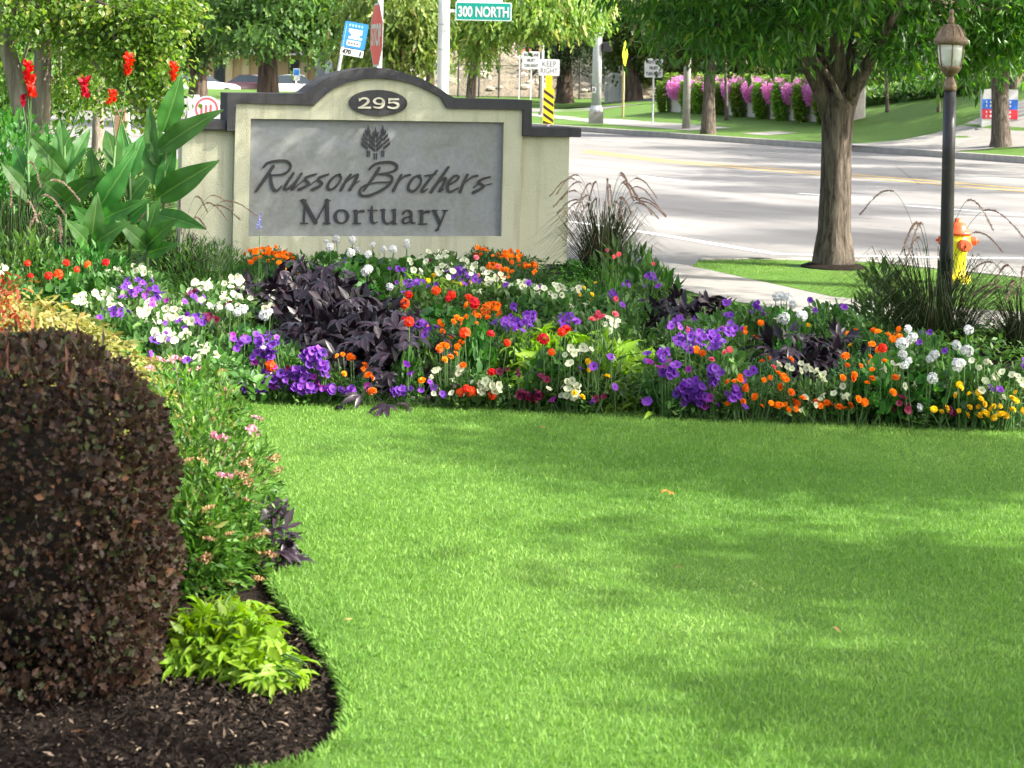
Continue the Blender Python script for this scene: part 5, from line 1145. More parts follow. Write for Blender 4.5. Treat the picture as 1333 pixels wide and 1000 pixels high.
# blooms as seen: single ones x,y and loose clusters x,y,rx,ry,n
BL = {
'RD': '38,345 65,361 78,359 42,361 88,344 102,353 116,346 140,344 527,397 532,386 568,380 588,386 583,391 610,390 617,396 527,418 533,421 605,436 639,437 660,448 640,487 607,508 600,513 613,512 641,516 707,443 718,460 730,434 736,431 353,478 1147,455',
'WH': '10,348,12,5,3 108,392,12,8,5 140,384,14,10,5 205,400,24,16,12 172,354,26,9,6 216,432,16,11,7 245,432,8,6,3 265,455,8,6,3 265,371,13,7,5 311,370,12,11,7 303,384,12,5,4 352,402,6,4,2 358,382 338,452 262,447 283,463 330,494,14,4,4 352,488 337,524 240,410,12,8,4 290,392,10,6,4 545,341,14,5,5 575,350,14,7,5 577,332,12,5,5 602,340,10,5,4 612,350,6,4,2 643,361,14,7,5 680,369,12,5,4 656,368 700,375,12,5,4 730,372,10,6,3 750,378,6,4,2 570,482 597,487 566,484 600,480 636,500,12,5,4 650,503 645,521 625,527 565,521 605,527 752,455,10,7,3 800,468 741,505,12,12,7 735,527 748,526 795,416,10,9,5 762,397 1029,481 1013,475 1048,480 1041,474 1069,489 1060,484 1071,496 1053,523 1047,518 1042,541 1069,515 1083,513 1095,504 1099,517 1176,504 1189,501 1150,481 1160,474 1272,480 1286,472 1291,493 1280,497 1301,485 1314,489 1304,518 1326,496 1330,503 1262,470 1020,403',
'GW': '438,313 425,316 430,323 459,314 465,327 457,331 480,333 486,320 500,326 512,326 530,316 480,352 475,356 508,375 530,322 285,478 291,474 352,409 345,412 300,402 310,408 318,404 1179,446 1185,441 1172,449 1179,430 1175,477 1181,472 1214,464 1208,469 1242,451 1256,459 1242,477 1248,474 1211,494 1258,431 1194,532 1010,389 1024,390 1017,387 1042,413 1019,416 1030,398 1172,463',
'PU': '180,372,24,12,10 195,386,20,8,6 150,407,14,5,5 265,416,12,5,5 235,415,8,5,3 338,440,22,9,9 345,460,18,6,5 345,491,28,10,10 310,497,16,7,5 386,488,14,9,6 412,462,12,10,8 422,478,8,6,4 330,513,26,5,6 395,508,20,6,6 430,507,10,5,3 455,521,6,3,2 210,440,12,6,4 245,470 232,482 255,385,8,5,3 440,345 452,340 522,350,6,4,3 540,370,16,6,7 596,352,9,5,5 616,360,8,5,5 548,423,6,4,3 665,421,14,8,8 690,414,8,5,4 742,416,14,6,7 735,427 668,400 772,478 800,505 795,466 840,524 863,460,7,12,6 875,485,7,6,3 897,505,16,10,10 908,520,12,7,7 928,487,6,10,5 957,512,5,7,4 890,441,14,7,8 920,436,14,7,8 950,430,6,9,5 935,447,10,5,4 815,372,5,4,2 845,360,5,4,2 796,384,6,4,3 838,345,8,4,2 810,398 880,420,10,5,3 948,395 950,411 985,398,4,3,2 979,483 972,487 955,512 1053,392 1087,400 1227,458 1288,506 1208,434 1197,436 578,518 530,475 560,498 565,505 520,520,14,3,3 770,523 660,370 690,372,8,4,3 1330,470',
'MG': '305,437 320,440 340,478 333,472 300,515,8,4,3 205,390 192,382 180,380 352,515 410,492 425,515 870,470 855,478 925,505 845,472 895,482 915,520 940,430 700,512 480,520',
'BU': '255,384,10,4,4 280,414,12,6,6 300,396,6,4,2 355,402,5,6,2 375,480 660,482 650,485 680,518,9,8,6 700,517,6,5,4 705,490 711,495 785,517 775,520 1173,518 1179,528 1168,526 1181,535 1179,547 1160,545 1238,539 1234,535 560,340 585,380 675,487',
'OR': '350,330,26,8,13 377,336,8,4,4 440,465 447,463 460,468 449,488 480,490 484,510 482,517 476,478 625,325,8,3,3 660,332,18,6,8 690,347,10,4,5 655,351,8,4,4 640,347,8,4,3 615,402,9,7,6 641,400,8,5,5 573,422 577,426 588,440 610,418,6,3,3 555,425 580,450,5,2,3 604,448 580,470 587,466 603,477 550,497 595,415 818,349 832,354 970,430 989,422 998,411 1010,414 1013,420 1026,409 982,441 999,468 1027,470 1011,488 1022,496 1001,493 954,498 962,492 981,518 990,530 1002,526 1015,505 1015,528 969,505 1011,545 1032,525 1043,520 1074,526 1061,524 1034,546 1098,533 1090,531 1104,545 1115,521 1123,525 1112,432 1135,432 1141,434 1160,443 1163,438 1168,430 1133,450 1099,465 1101,477 1118,478 1130,466 1132,474 1110,489 1133,494 1148,478 965,545 945,535 1160,512 895,456 905,459',
'YE': '603,367 612,369 565,360 765,472 790,492 747,513 752,380 760,376 775,370 745,384 770,385 100,386 1246,502 1242,516 1259,514 1271,512 1275,522 1271,531 1290,530 1299,530 1311,534 1279,538 1283,544 1272,549 1245,536 1229,533 1213,534 1319,512 1315,520 1320,523 1301,552 1306,549 1330,536 88,402 1050,425 1100,443',
'PK': '620,337 648,349 780,413,7,4,3 800,411 801,391 893,431 925,470 942,461 948,457 790,327 805,333 798,336 850,345 770,418 1005,480',
'SP': '338,300',
}
def ordn(i): return ['first', 'second', 'third', 'fourth', 'fifth', 'sixth', 'seventh', 'eighth', 'ninth', 'tenth', 'eleventh', 'twelfth'][i] if i < 12 else f'{i + 1}th'
def lobe(x, y, h, rx, ry):
    """a mound whose middle shows at pixel x, y at 60 % of its height"""
    p = G(x, y, h * .6); return (p.x, p.y, rx, ry, h)
V_BIG = [lobe(376, 372, .48, .38, .52), lobe(425, 394, .56, .46, .6), lobe(470, 424, .48, .4, .5), lobe(518, 452, .42, .34, .42), lobe(548, 468, .30, .18, .26)]
V_RP = [lobe(890, 408, .32, .26, .3), lobe(930, 405, .28, .2, .3), lobe(860, 402, .28, .2, .3)]
V_RM = [lobe(1030, 455, .36, .30, .35), lobe(1085, 455, .36, .3, .35), lobe(1115, 470, .28, .2, .3)]
V_L1 = [lobe(560, 378, .32, .34, .46), lobe(610, 384, .30, .32, .46), lobe(660, 385, .30, .3, .4)]
V_L2 = [lobe(700, 450, .32, .28, .44), lobe(745, 458, .36, .30, .46), lobe(800, 466, .34, .28, .44), lobe(835, 480, .26, .22, .36)]
V_L3 = [lobe(875, 478, .24, .18, .32), lobe(850, 505, .18, .14, .24)]
VLOBES = V_BIG + V_RP + V_RM + V_L1 + V_L2 + V_L3
plants = []
for kind, txt in BL.items():
    pts = []
    for q in txt.split():
        a = [float(z) for z in q.split(',')]
        if len(a) == 2: pts.append((a[0], a[1]))
        else:
            for _ in range(int(a[4] * (1.9 if kind == 'WH' else 2.3) + .5)):
                t = random.random() * 6.283; rr = math.sqrt(random.random()); pts.append((a[0] + a[2] * rr * math.cos(t), a[1] + a[3] * rr * math.sin(t)))
    if kind in ('WH', 'PU', 'OR', 'MG', 'YE'): pts += [(x + random.gauss(0, 9), y + abs(random.gauss(5, 5))) for x, y in random.sample(pts, len(pts) * 13 // 20)]
    fl = []
    for x, y in pts:
        u, v_ = uv(x, y); h_ = HGT[kind] * random.uniform(.85, 1.12)
        Y = F * (H - h_) / v_; X = u * Y / F; ey = edge_y(X) - .06 if X > -1.35 else 7.6
        if Y < ey: Y = ey + random.uniform(0, .05)
        if Y > 15.75 and X < 1.0: Y = 15.75 - random.uniform(0, .3)
        p = P(x, y, Y)
        if p.z < .06: p.z = .06 + random.random() * .03
        fl.append(p)
    fl.sort(key=lambda p: (round(p.y, 1), p.x)); used = set()
    rad = .30 if kind in ('PU', 'WH', 'MG', 'BU') else .26
    for i, p in enumerate(fl):
        if i in used: continue
        mem = [j for j in range(len(fl)) if j not in used and (fl[j] - p).xy.length < rad][:15]
        used |= set(mem); plants.append((kind, [fl[j] for j in mem]))
rows = {}
for kind, fl in plants:
    cx, cy = sum(p.x for p in fl) / len(fl), sum(p.y for p in fl) / len(fl)
    dep = cy - (edge_y(cx) if cx > -1.35 else 8.8)
    row = 'along the front lawn edge' if dep < .5 else ('in the second band of the bed' if dep < 1.5 else ('in the middle of the bed' if dep < 3.0 else ('behind the dark vines' if dep < 4.4 else 'at the foot of the monument sign')))
    rows.setdefault((kind, row), []).append((cx, cy, fl))
n_fl = 0
for (kind, row), lst in rows.items():
    lst.sort(key=lambda q: q[0])
    for i, (cx, cy, fl) in enumerate(lst):
        nm, ob = NAME[kind]
        if len(lst) == 1: lab = f'only {nm} plant {row}'
        else: lab = f'{nm} plant {row}, {ordn(i)} from the left'
        gz = -.04
        o = empty(ob, (cx, cy, gz), lab, 'flower', nm + ' plants in the bed')
        zt = sum(p.z for p in fl) / len(fl) - gz
        spread = max(.10, max((p.xy - Vector((cx, cy))).length for p in fl) + .05)
        fm = mobj('foliage', FOL[kind][i % 3], o); fm['kind'] = 'stuff'; fm.rotation_euler.z = random.uniform(0, 6.28)
        front = dep if False else None
        hz_k = {'GW': .80, 'RD': .80, 'PK': .8, 'SP': .8}.get(kind, .98)
        base_h = {'GW': .26, 'RD': .26, 'PK': .28, 'SP': .28, 'OR': .20, 'YE': .20}.get(kind, .22)
        rr = min(1.5, spread / .16); room = cy - (edge_y(cx) - .02) if cx > -1.35 else 1
        rr = min(rr, max(.85, room / .13)); kz = 1.0
        if any(((cx - l[0]) / l[2]) ** 2 + ((cy - l[1]) / l[3]) ** 2 < 1 for l in VLOBES): rr *= .55; kz = .8
        kz *= .97 if (cx > -1.35 and cy - edge_y(cx) < .45) else 1.0
        fm.location.y = .02 if room > .2 else .12; fm.scale = (rr, rr, max(.35, kz * zt * hz_k / base_h))
        for p in fl:
            b_ = mobj('flower', random.choice(FLW[kind]), o); b_.location = (p.x - cx, p.y - cy - .045, p.z - gz + .012)
            if kind == 'SP': b_.scale = (.7, .7, .6); b_.rotation_euler = (random.uniform(-.2, .2), random.uniform(-.2, .2), random.random() * 6); continue
            d = Vector((random.gauss(.15, .6), random.gauss(-.6, .5), random.uniform(.25, 1.1)))
            b_.rotation_mode = 'QUATERNION'; b_.rotation_quaternion = d.to_track_quat('Z', 'Y') @ Matrix.Rotation(random.random() * 6.28, 3, 'Z').to_quaternion()
            sc_ = random.uniform(.55, .92) * (1.12 if kind in ('RD', 'GW', 'OR', 'YE') else .9); b_.scale = (sc_, sc_, sc_); n_fl += 1
        sm_ = MB()
        for p in fl:
            q = Vector((p.x - cx, p.y - cy, p.z - gz)); sm_.tube([(q.x * .5, q.y * .5, 0), (q.x * .85, q.y * .85, q.z * .6), q - Vector((0, 0, .006))], .0028, 5)
        sm_.build('stems', G_stem, o)['kind'] = 'stuff'
print('plants', len(plants), 'flowers', n_fl)

# leafy filler that closes the bed between the flowering plants
def bed_fill():
    n = 46000; X = rng.uniform(-4.2, 4.4, n); Y = rng.uniform(8.0, 16.2, n)
    ok = inpoly(X, Y, bed_s)
    dep = np.array([Y[i] - edge_y(X[i]) if X[i] > -1.35 else 1.0 for i in range(n)])
    ok &= (dep > .16) & ~((X > .95) & (Y > 15.4)) & ~((Y > 13.0) & (X > 1.5))
    ok &= ~((X < -1.3) & (Y < 8.6))
    for l in VLOBES: ok &= ((X - l[0]) / l[2]) ** 2 + ((Y - l[1]) / l[3]) ** 2 > .8
    X, Y, dep = X[ok], Y[ok], dep[ok]; n = len(X)
    top = np.minimum(.015 + dep * .16, .10 + .07 * np.sin(X * 4.1 + np.sin(Y * 3.3) * 1.5) * np.sin(Y * 3.7) + .05)
    Z = -.04 + top * rng.random(n) ** .6
    d = rdir(n); d[:, 2] = np.abs(d[:, 2]) * .6
    L = rng.uniform(.03, .065, n)
    pat = .45 + .25 * np.sin(X * 3.1 + 2) * np.sin(Y * 2.3 + X)
    V, F_, T = leaves(np.stack([X, Y, Z], -1), d, np.array([0, 0, 1.0]) + rng.normal(0, .4, (n, 3)), L, L * .45, 'lance', np.clip(pat + rng.normal(0, .2, n), 0, 1))
    tag(mobj('bedding_foliage', npmesh('bedding_foliage', V, F_, T, G_mid)), 'low mixed green bedding foliage filling the flower bed', 'foliage', kind='stuff')
bed_fill()

# ---------------------------------------------------------------- sweet potato vines: each large leaf a part
def vine_leaf(seed, lobes=5, wk=1.0):
    g = np.random.default_rng(seed); out = []
    for a, l_, w_ in ((0, 1, .26), (38, .78, .22), (-38, .78, .22), (80, .5, .18), (-80, .5, .18))[:lobes]:
        t = R(a + g.normal(0, 5)); d = np.array([math.cos(t), math.sin(t), 0]); s_ = np.array([-math.sin(t), math.cos(t), 0])
        pts = [(0, 0, 0), (.35, .42, .05), (.7, .34, .0), (1, 0, -.22), (.7, -.34, .0), (.35, -.42, .05), (.45, 0, -.01), (.75, 0, -.06)]
        V = np.array([d * p[0] * l_ + s_ * p[1] * w_ * 1.6 * wk + np.array([0, 0, p[2] * l_]) for p in pts])
        f3 = np.array([(0, 6, 1), (1, 6, 7), (1, 7, 2), (2, 7, 3), (0, 5, 6), (5, 7, 6), (5, 4, 7), (4, 3, 7)])[:, ::-1]
        out.append((V, [f3], np.clip(g.normal(.5, .2, len(V)), 0, 1)))
    return merge(out)
LEAFS_B = [mk('vine_leaf', vine_leaf(200 + k, 5 if k < 3 else 3, .8), G_blk) for k in range(5)]
LEAFS_L = [mk('vine_leaf', vine_leaf(210 + k, 5 if k < 3 else 1, .62), G_lime) for k in range(5)]
def frame_q(d, n):
    d = Vector(d).normalized(); n = Vector(n); s_ = n.cross(d).normalized(); u = d.cross(s_)
    return Matrix((d, s_, u)).transposed().to_quaternion()
def vine(label, lobes, n, leafs, mat, size, name='sweet_potato_vine', fill=500, tpl='lobed', gz=-.04, group=None):
    """lobes: (x, y, rx, ry, h) mounds in plan"""
    cx, cy = lobes[0][0], lobes[0][1]
    o = empty(name, (cx, cy, gz), label, 'vine', group)
    wt = [l[2] * l[3] for l in lobes]; pos, nor = [], []
    for _ in range(n + fill):
        l = random.choices(lobes, wt)[0]
        u = Vector((random.gauss(0, 1), random.gauss(-.35, 1), abs(random.gauss(.35, .8)))).normalized()
        pos.append(Vector((l[0] - cx + u.x * l[2], l[1] - cy + u.y * l[3], u.z * l[4]))); nor.append(u)
    st_ = MB()
    for i in range(n):
        q = pos[i] * random.uniform(.93, 1.06); u = nor[i]
        d = Vector((u.x + random.gauss(0, .45), u.y + random.gauss(-.2, .45), -.25 + random.gauss(0, .3) + .5 * u.z * random.random()))
        q.z = max(q.z, .05)
        b_ = mobj('leaf', random.choice(leafs), o); b_.location = q; b_.rotation_mode = 'QUATERNION'; b_.rotation_quaternion = frame_q(d, u + Vector((random.gauss(0, .2), random.gauss(0, .2), .5)))
        k = size * random.uniform(.7, 1.25); b_.scale = (k, k, k)
        if i % 3 == 0: st_.tube([q * .55, q * .85 + Vector((0, 0, .02)), q], .003, 4)
    st_.build('stems', G_stem if mat is G_lime else M_black, o)
    p = np.array([tuple(q) for q in pos[n:]]) * rng.uniform(.55, .93, (fill, 1)); u = np.array([tuple(q) for q in nor[n:]])
    L = size * rng.uniform(.7, 1.1, fill)
    V, F_, T = leaves(p, u * .7 + rng.normal(0, .5, (fill, 3)), u + rng.normal(0, .4, (fill, 3)), L, L * .45, 'lance', np.clip(rng.normal(.35, .2, fill), 0, 1))
    f_ = mobj('inner_foliage', npmesh('vine_inner', V, F_, T, mat), o); f_['kind'] = 'stuff'
    return o
vine('big near black sweet potato vine in the middle of the flower bed', V_BIG, 300, LEAFS_B, G_blk, .122, fill=2400)
vine('dark vine patch under the rear purple petunias beside the pavement', V_RP, 120, LEAFS_B, G_blk, .12, fill=400)
vine('dark vine patch among the orange marigolds at the right', V_RM, 170, LEAFS_B, G_blk, .11, fill=500)
vine('lime vine behind the orange marigolds in front of the sign', V_L1, 240, LEAFS_L, G_lime, .105, fill=600)
vine('lime vine spreading in the centre right of the bed', V_L2, 295, LEAFS_L, G_lime, .11, fill=800)
vine('small lime vine among purple petunias right of centre', V_L3, 70, LEAFS_L, G_lime, .10, fill=140)
_q = lambda x, y: G(x, y)
vine('lime vine on the mulch beside the dark hedge', [(_q(258, 866).x, _q(258, 866).y + .10, .10, .13, .15), (_q(305, 872).x, _q(305, 872).y + .12, .13, .15, .16), (_q(350, 886).x, _q(350, 886).y + .06, .09, .11, .10), (_q(285, 840).x, _q(285, 840).y + .08, .15, .14, .15)], 290, LEAFS_L, G_lime, .068, fill=700)
vine('small dark leaved plant at the lawn edge below the spirea', [(G(338, 770).x, 6.5, .06, .12, .22), (G(338, 740).x, 6.8, .05, .1, .24)], 30, LEAFS_B, G_blk, .075, fill=80, name='dark_leaf_plant')
# ---------------------------------------------------------------- cannas
L_canna = leafm('canna_leaf', [(0.0, (0.10, 0.22, 0.04)), (0.10, (0.035, 0.125, 0.022)), (0.6, (0.05, 0.165, 0.028)), (1.0, (0.085, 0.23, 0.04))], .45, .5, spec=.35)
_t = L_canna.node_tree; _wv = _t.nodes.new('ShaderNodeTexWave'); _tc = _t.nodes.new('ShaderNodeTexCoord'); _mp = _t.nodes.new('ShaderNodeMapping')
_wv.inputs['Scale'].default_value = 9; _wv.inputs['Distortion'].default_value = 1.2; _wv.inputs['Detail'].default_value = 2; _mp.inputs['Rotation'].default_value = (0, 0, R(25))
_t.links.new(_tc.outputs['Object'], _mp.inputs[0]); _t.links.new(_mp.outputs[0], _wv.inputs['Vector']); bump(_t, _t.nodes['Principled BSDF'], _wv.outputs['Fac'], .10, .006)
def canna_leaf_mesh(seed, fold=.10, bend=.22):
    g = np.random.default_rng(seed); n = 12; V, T, f = [], [], []
    for i in range(n + 1):
        t = i / n; w_ = .5 * math.sin(math.pi * min(1, t * .93 + .05) ** .82) ** .85 if t < 1 else 0.0
        w_ *= (1 - .35 * t * t); z0 = -bend * t * t
        wv = .02 * math.sin(t * 17 + seed)
        for k in (-1, -.5, -.04, .04, .5, 1):
            V.append((t, k * w_ if abs(k) > .1 else k * .22, z0 + fold * abs(k) * w_ * 1.4 - .05 * abs(k) ** 2 * w_ + (wv * abs(k) if abs(k) > .4 else 0))); T.append(0.0 if abs(k) < .1 else .55 + g.normal(0, .08) + .12 * math.sin(t * 40 + k))
    for i in range(n):
        for k in range(5): a = i * 6 + k; f.append((a, a + 1, a + 7, a + 6))
    return npmesh('canna_leaf', np.array(V), [np.array(f)], np.clip(np.array(T), 0, 1), L_canna, smooth=True)
CL = [canna_leaf_mesh(300 + k, bend=.10 + .12 * k) for k in range(4)]
CB = mk('canna_bloom', (lambda: (lambda g: leaves(np.stack([g.normal(0, .012, 34), g.normal(0, .012, 34), g.uniform(0, .17, 34)], -1), np.stack([g.normal(0, 1, 34), g.normal(0, 1, 34), g.uniform(.4, 1.4, 34)], -1), g.normal(0, 1, (34, 3)), g.uniform(.05, .085, 34), g.uniform(.03, .05, 34), 'oval', g.random(34)))(np.random.default_rng(5)))(), M_CR)
def canna(bx, Y, toppx, leafspec, label, bloom=None):
    """leafspec: (base px, tip px, width px, facing turn)"""
    b = P(bx, 300, Y); b.z = -.04
    o = empty('canna_lily', b, label, 'plant', 'red cannas left of the sign'); s_ = Y / F
    tp = P(*toppx, Y)
    m = MB(); m.tube([(0, 0, 0), (tp - b) * .5 + Vector((.01, 0, 0)), tp - b], [.016, .013, .009], 7); m.build('stem', G_stem, o, smooth=True)
    for (x0, y0), (x1, y1), wd, dy in leafspec:
        a = P(x0, y0, Y) - b; c = P(x1, y1, Y + dy) - b; d = c - a; L = d.length
        lf = mobj('leaf', random.choice(CL), o); lf.location = a; lf.rotation_mode = 'QUATERNION'
        lf.rotation_quaternion = frame_q(d, Vector((random.gauss(.15, .2), -1, random.uniform(.2, .6)))); lf.scale = (L * .95, wd * 1.02 * s_, L * .95)
    if bloom:
        for bx_, by_, k in bloom:
            q = P(bx_, by_, Y) - b; st2 = MB(); st2.tube([tp - b, (tp - b).lerp(q, .5) + Vector((.01, 0, 0)), q], [.008, .006, .005], 6); st2.build('flower_stem', G_stem, o)
            f_ = mobj('flower', CB, o); f_.location = q - Vector((0, 0, .0)); f_.scale = (k * .72, k * .72, k * .85); f_.rotation_euler = (random.uniform(-.1, .1), random.uniform(-.1, .1), random.random() * 6)
canna(208, 14.6, (216, 180), [((212, 172), (240, 98), 34, -.1), ((208, 195), (277, 140), 32, -.2), ((206, 240), (203, 158), 44, .05), ((206, 258), (271, 212), 38, -.25), ((204, 215), (183, 118), 20, .2), ((208, 250), (228, 185), 24, -.05), ((205, 280), (262, 290), 26, -.3), ((212, 215), (240, 205), 20, .3)],
      'tall canna with broad leaves right against the left wing of the monument', [(226, 107, .9)])
canna(132, 14.2, (150, 190), [((126, 276), (167, 208), 36, -.2), ((150, 215), (140, 158), 26, .1), ((140, 240), (178, 180), 28, .1), ((128, 250), (112, 190), 26, 0), ((128, 290), (168, 262), 26, -.3), ((130, 300), (95, 268), 24, -.2)],
      'canna with big upright leaf in the middle of the clump', [(165, 100, 1.0), (143, 138, .7)])
canna(84, 14.4, (84, 190), [((84, 225), (78, 150), 30, .05), ((86, 228), (38, 172), 26, -.2), ((88, 220), (120, 162), 22, .1), ((84, 265), (118, 232), 34, -.3), ((84, 260), (52, 232), 24, -.1), ((84, 270), (100, 215), 28, .1)],
      'canna with a leaf bending left before the twin grey trunk', [(108, 130, 1.05)])
canna(40, 14.8, (36, 200), [((38, 235), (10, 180), 24, .1), ((38, 228), (62, 165), 24, .1), ((40, 262), (0, 205), 24, -.1), ((40, 258), (74, 210), 26, -.1)],
      'leftmost canna with the tallest red flower spike', [(40, 130, 1.15), (36, 108, 1.0), (30, 140, .6)])
canna(170, 15.2, (168, 190), [((168, 225), (155, 150), 24, .1), ((168, 230), (188, 165), 28, .1), ((168, 255), (150, 205), 30, 0), ((168, 262), (192, 220), 28, 0), ((168, 285), (190, 262), 30, -.1), ((168, 290), (140, 270), 26, -.1)],
      'canna at the back between the tallest two', [(149, 134, .6)])
canna(118, 13.7, (120, 262), [((118, 318), (128, 255), 30, -.1), ((118, 322), (150, 290), 30, -.2), ((118, 322), (92, 285), 26, -.2), ((118, 335), (138, 315), 28, -.2)],
      'short young canna without flowers at the front of the clump')
canna(190, 13.9, (192, 265), [((190, 320), (196, 262), 30, -.1), ((190, 322), (222, 285), 28, -.2), ((190, 322), (165, 290), 26, -.2), ((192, 330), (215, 318), 24, -.2)],
      'short young canna under the broad leaves by the sign')
canna(15, 14.1, (18, 268), [((15, 318), (30, 262), 26, -.1), ((15, 320), (44, 290), 24, -.2), ((15, 322), (-8, 280), 22, -.1)], 'short young canna at the left picture edge')

# ---------------------------------------------------------------- fountain grasses
M_fg = leafm('fountain_grass', [(0, (0.012, 0.022, 0.008)), (.5, (0.03, 0.05, 0.016)), (.8, (0.065, 0.075, 0.03)), (1, (0.09, 0.05, 0.04))], .2, .45)
M_plume = leafm('grass_plume', [(0, (0.24, 0.16, 0.13)), (1, (0.48, 0.36, 0.29))], .35, .8)
def fountain(label, x, y, Y, r_, h_, n, plumes, wid=.006, lean=(0, 0), name='fountain_grass', mat=None, ph=1.15):
    b = P(x, y, Y); b.z = -.04
    o = empty(name, b, label, 'grass', 'purple fountain grasses')
    V, f, T = [], [], []
    for _ in range(n):
        a = random.random() * 6.283; q = random.random() ** .75; base = Vector((math.cos(a) * .11 * r_ / .4 * random.random(), math.sin(a) * .11 * r_ / .4 * random.random(), 0))
        out_ = Vector((math.cos(a) + lean[0], math.sin(a) + lean[1], 0)) * r_ * q; hh = h_ * random.uniform(.4, 1.1) * (1 - .25 * q)
        p1 = base + out_ * .25 + Vector((0, 0, hh * .62)); p2 = base + out_ * .62 + Vector((0, 0, hh)); p3 = base + out_ * 1.15 + Vector((0, 0, hh * random.uniform(.5, .95)))
        side = Vector((-math.sin(a), math.cos(a), 0)).lerp(Vector((1, 0, 0)), .5).normalized(); k = len(V); tt = min(1, max(0, random.gauss(.45, .25)))
        for p, w_ in ((base, 1), (p1, 1), (p2, .8), (p3, .12)):
            V.append(p - side * wid * .5 * w_); V.append(p + side * wid * .5 * w_); T += [tt, tt]
        f += [(k, k + 1, k + 3, k + 2), (k + 2, k + 3, k + 5, k + 4), (k + 4, k + 5, k + 7, k + 6)]
    bl_ = mobj('blades', npmesh('grass_blades', np.array([tuple(v) for v in V]), [np.array(f)], np.array(T), mat or M_fg), o); bl_['kind'] = 'stuff'
    for i in range(plumes):
        a = random.random() * 6.283; q = random.uniform(.3, .85)
        out_ = Vector((math.cos(a) + lean[0], math.sin(a) * .8 + lean[1], 0)) * r_ * q; hh = h_ * ph * random.uniform(.8, 1.12)
        pts = [Vector((0, 0, 0)), out_ * .25 + Vector((0, 0, hh * .65)), out_ * .62 + Vector((0, 0, hh)), out_ * .95 + Vector((0, 0, hh * 1.02)), out_ * 1.3 + Vector((0, 0, hh * .86))]
        sm2 = []
        for j in range(len(pts) - 1):
            A, B_, C_, D_ = pts[max(0, j - 1)], pts[j], pts[j + 1], pts[min(len(pts) - 1, j + 2)]
            for k in range(4): t = k / 4; sm2.append(.5 * ((2 * B_) + (C_ - A) * t + (2 * A - 5 * B_ + 4 * C_ - D_) * t * t + (3 * B_ - A - 3 * C_ + D_) * t ** 3))
        sm2.append(pts[-1])
        pl = MB(); pl.tube(sm2[:11], .0016, 4); 
        o_pl = pl.build('plume_stem', G_stem, o)
        tail = sm2[9:]; P_, D_, N_ = [], [], []
        for j in range(len(tail) - 1):
            for k in range(60):
                t = random.random(); p = tail[j].lerp(tail[j + 1], t); dd = (tail[j + 1] - tail[j]).normalized()
                rv = Vector((random.gauss(0, 1), random.gauss(0, 1), random.gauss(0, 1))); P_.append(tuple(p)); D_.append(tuple(dd * 1.2 + rv * .55)); N_.append((random.gauss(0, 1), random.gauss(0, 1), random.gauss(0, 1)))
        m_ = len(P_); V2, F2, T2 = leaves(np.array(P_), np.array(D_), np.array(N_), rng.uniform(.010, .019, m_), .0032, 'lance', rng.random(m_))
        mobj('plume', npmesh('plume', V2, F2, T2, M_plume), o)
    return o
fountain('fountain grass with many arching plumes beside the right end of the monument', 785, 350, 15.6, .50, .72, 520, 30, ph=1.12)
fountain('big dark fountain grass wrapped round the foot of the lamp post', 1215, 425, 12.3, .78, .66, 700, 8, ph=1.3, wid=.0052)
fountain('fountain grass with pinkish plumes at the right picture edge', 1335, 440, 11.9, .40, .45, 300, 12, ph=1.15)
fountain('fountain grass with pale plumes left of the cannas', 15, 335, 13.6, .50, .80, 420, 7, ph=1.1)
fountain('fountain grass in the middle between cannas and monument panel', 232, 345, 14.9, .45, .45, 380, 14, lean=(.25, 0), ph=1.35)
fountain('small fountain grass before the cannas at the left', 70, 335, 13.5, .35, .5, 220, 5)

# loose green filler shrubs: behind the flowers on the left, beside the grass on the right
def shrub(label, x, y, Y, r_, h_, n, leaf, asp, tpl, mat, name='shrub', stems=7, gz=-.04, cat='shrub', up=.5, group=None, rz=None):
    b = P(x, y, Y); b.z = gz; o = empty(name, b, label, cat, group)
    me = foliage_mesh(name + '_foliage', n, r_, h_, leaf, asp, tpl, mat, int(x * 7 + Y * 100), up=up, shell=.35); f_ = mobj('foliage', me, o); f_['kind'] = 'stuff'
    m = MB()
    for k in range(stems):
        a = random.random() * 6.28; m.tube([(0.02 * math.cos(a), .02 * math.sin(a), 0), (r_ * .4 * math.cos(a), r_ * .4 * math.sin(a), h_ * .5), (r_ * .7 * math.cos(a), r_ * .7 * math.sin(a), h_ * .85)], [.006, .004, .002], 5)
    m.build('stems', G_stem, o); return o
shrub('leafy green plant at the left edge below the cannas', 30, 340, 13.0, .42, .55, 900, .085, .3, 'lance', G_mid, up=.9)
shrub('dark green leafy plant under the tallest canna', 110, 345, 13.3, .45, .45, 700, .08, .35, 'lance', G_ger, up=.8)
shrub('fine leaved green plant before the left wing of the monument', 265, 345, 14.3, .42, .42, 1100, .06, .22, 'lance', G_mid, up=1.0)
shrub('low green clump at the right foot of the monument', 775, 352, 15.5, .32, .22, 700, .05, .45, 'oval', G_ger)
shrub('grey green upright plant among the rear purple petunias', 815, 385, 13.6, .30, .52, 420, .10, .28, 'lance', G_pet, up=1.2)
shrub('broad leaved green plant beside the rear dark vine', 845, 400, 13.2, .26, .42, 300, .11, .34, 'lance', G_ger, up=1.0)
shrub('young green shrub left of the dark grass by the lamp', 1150, 400, 12.9, .24, .50, 320, .09, .34, 'lance', G_mid, up=1.1)

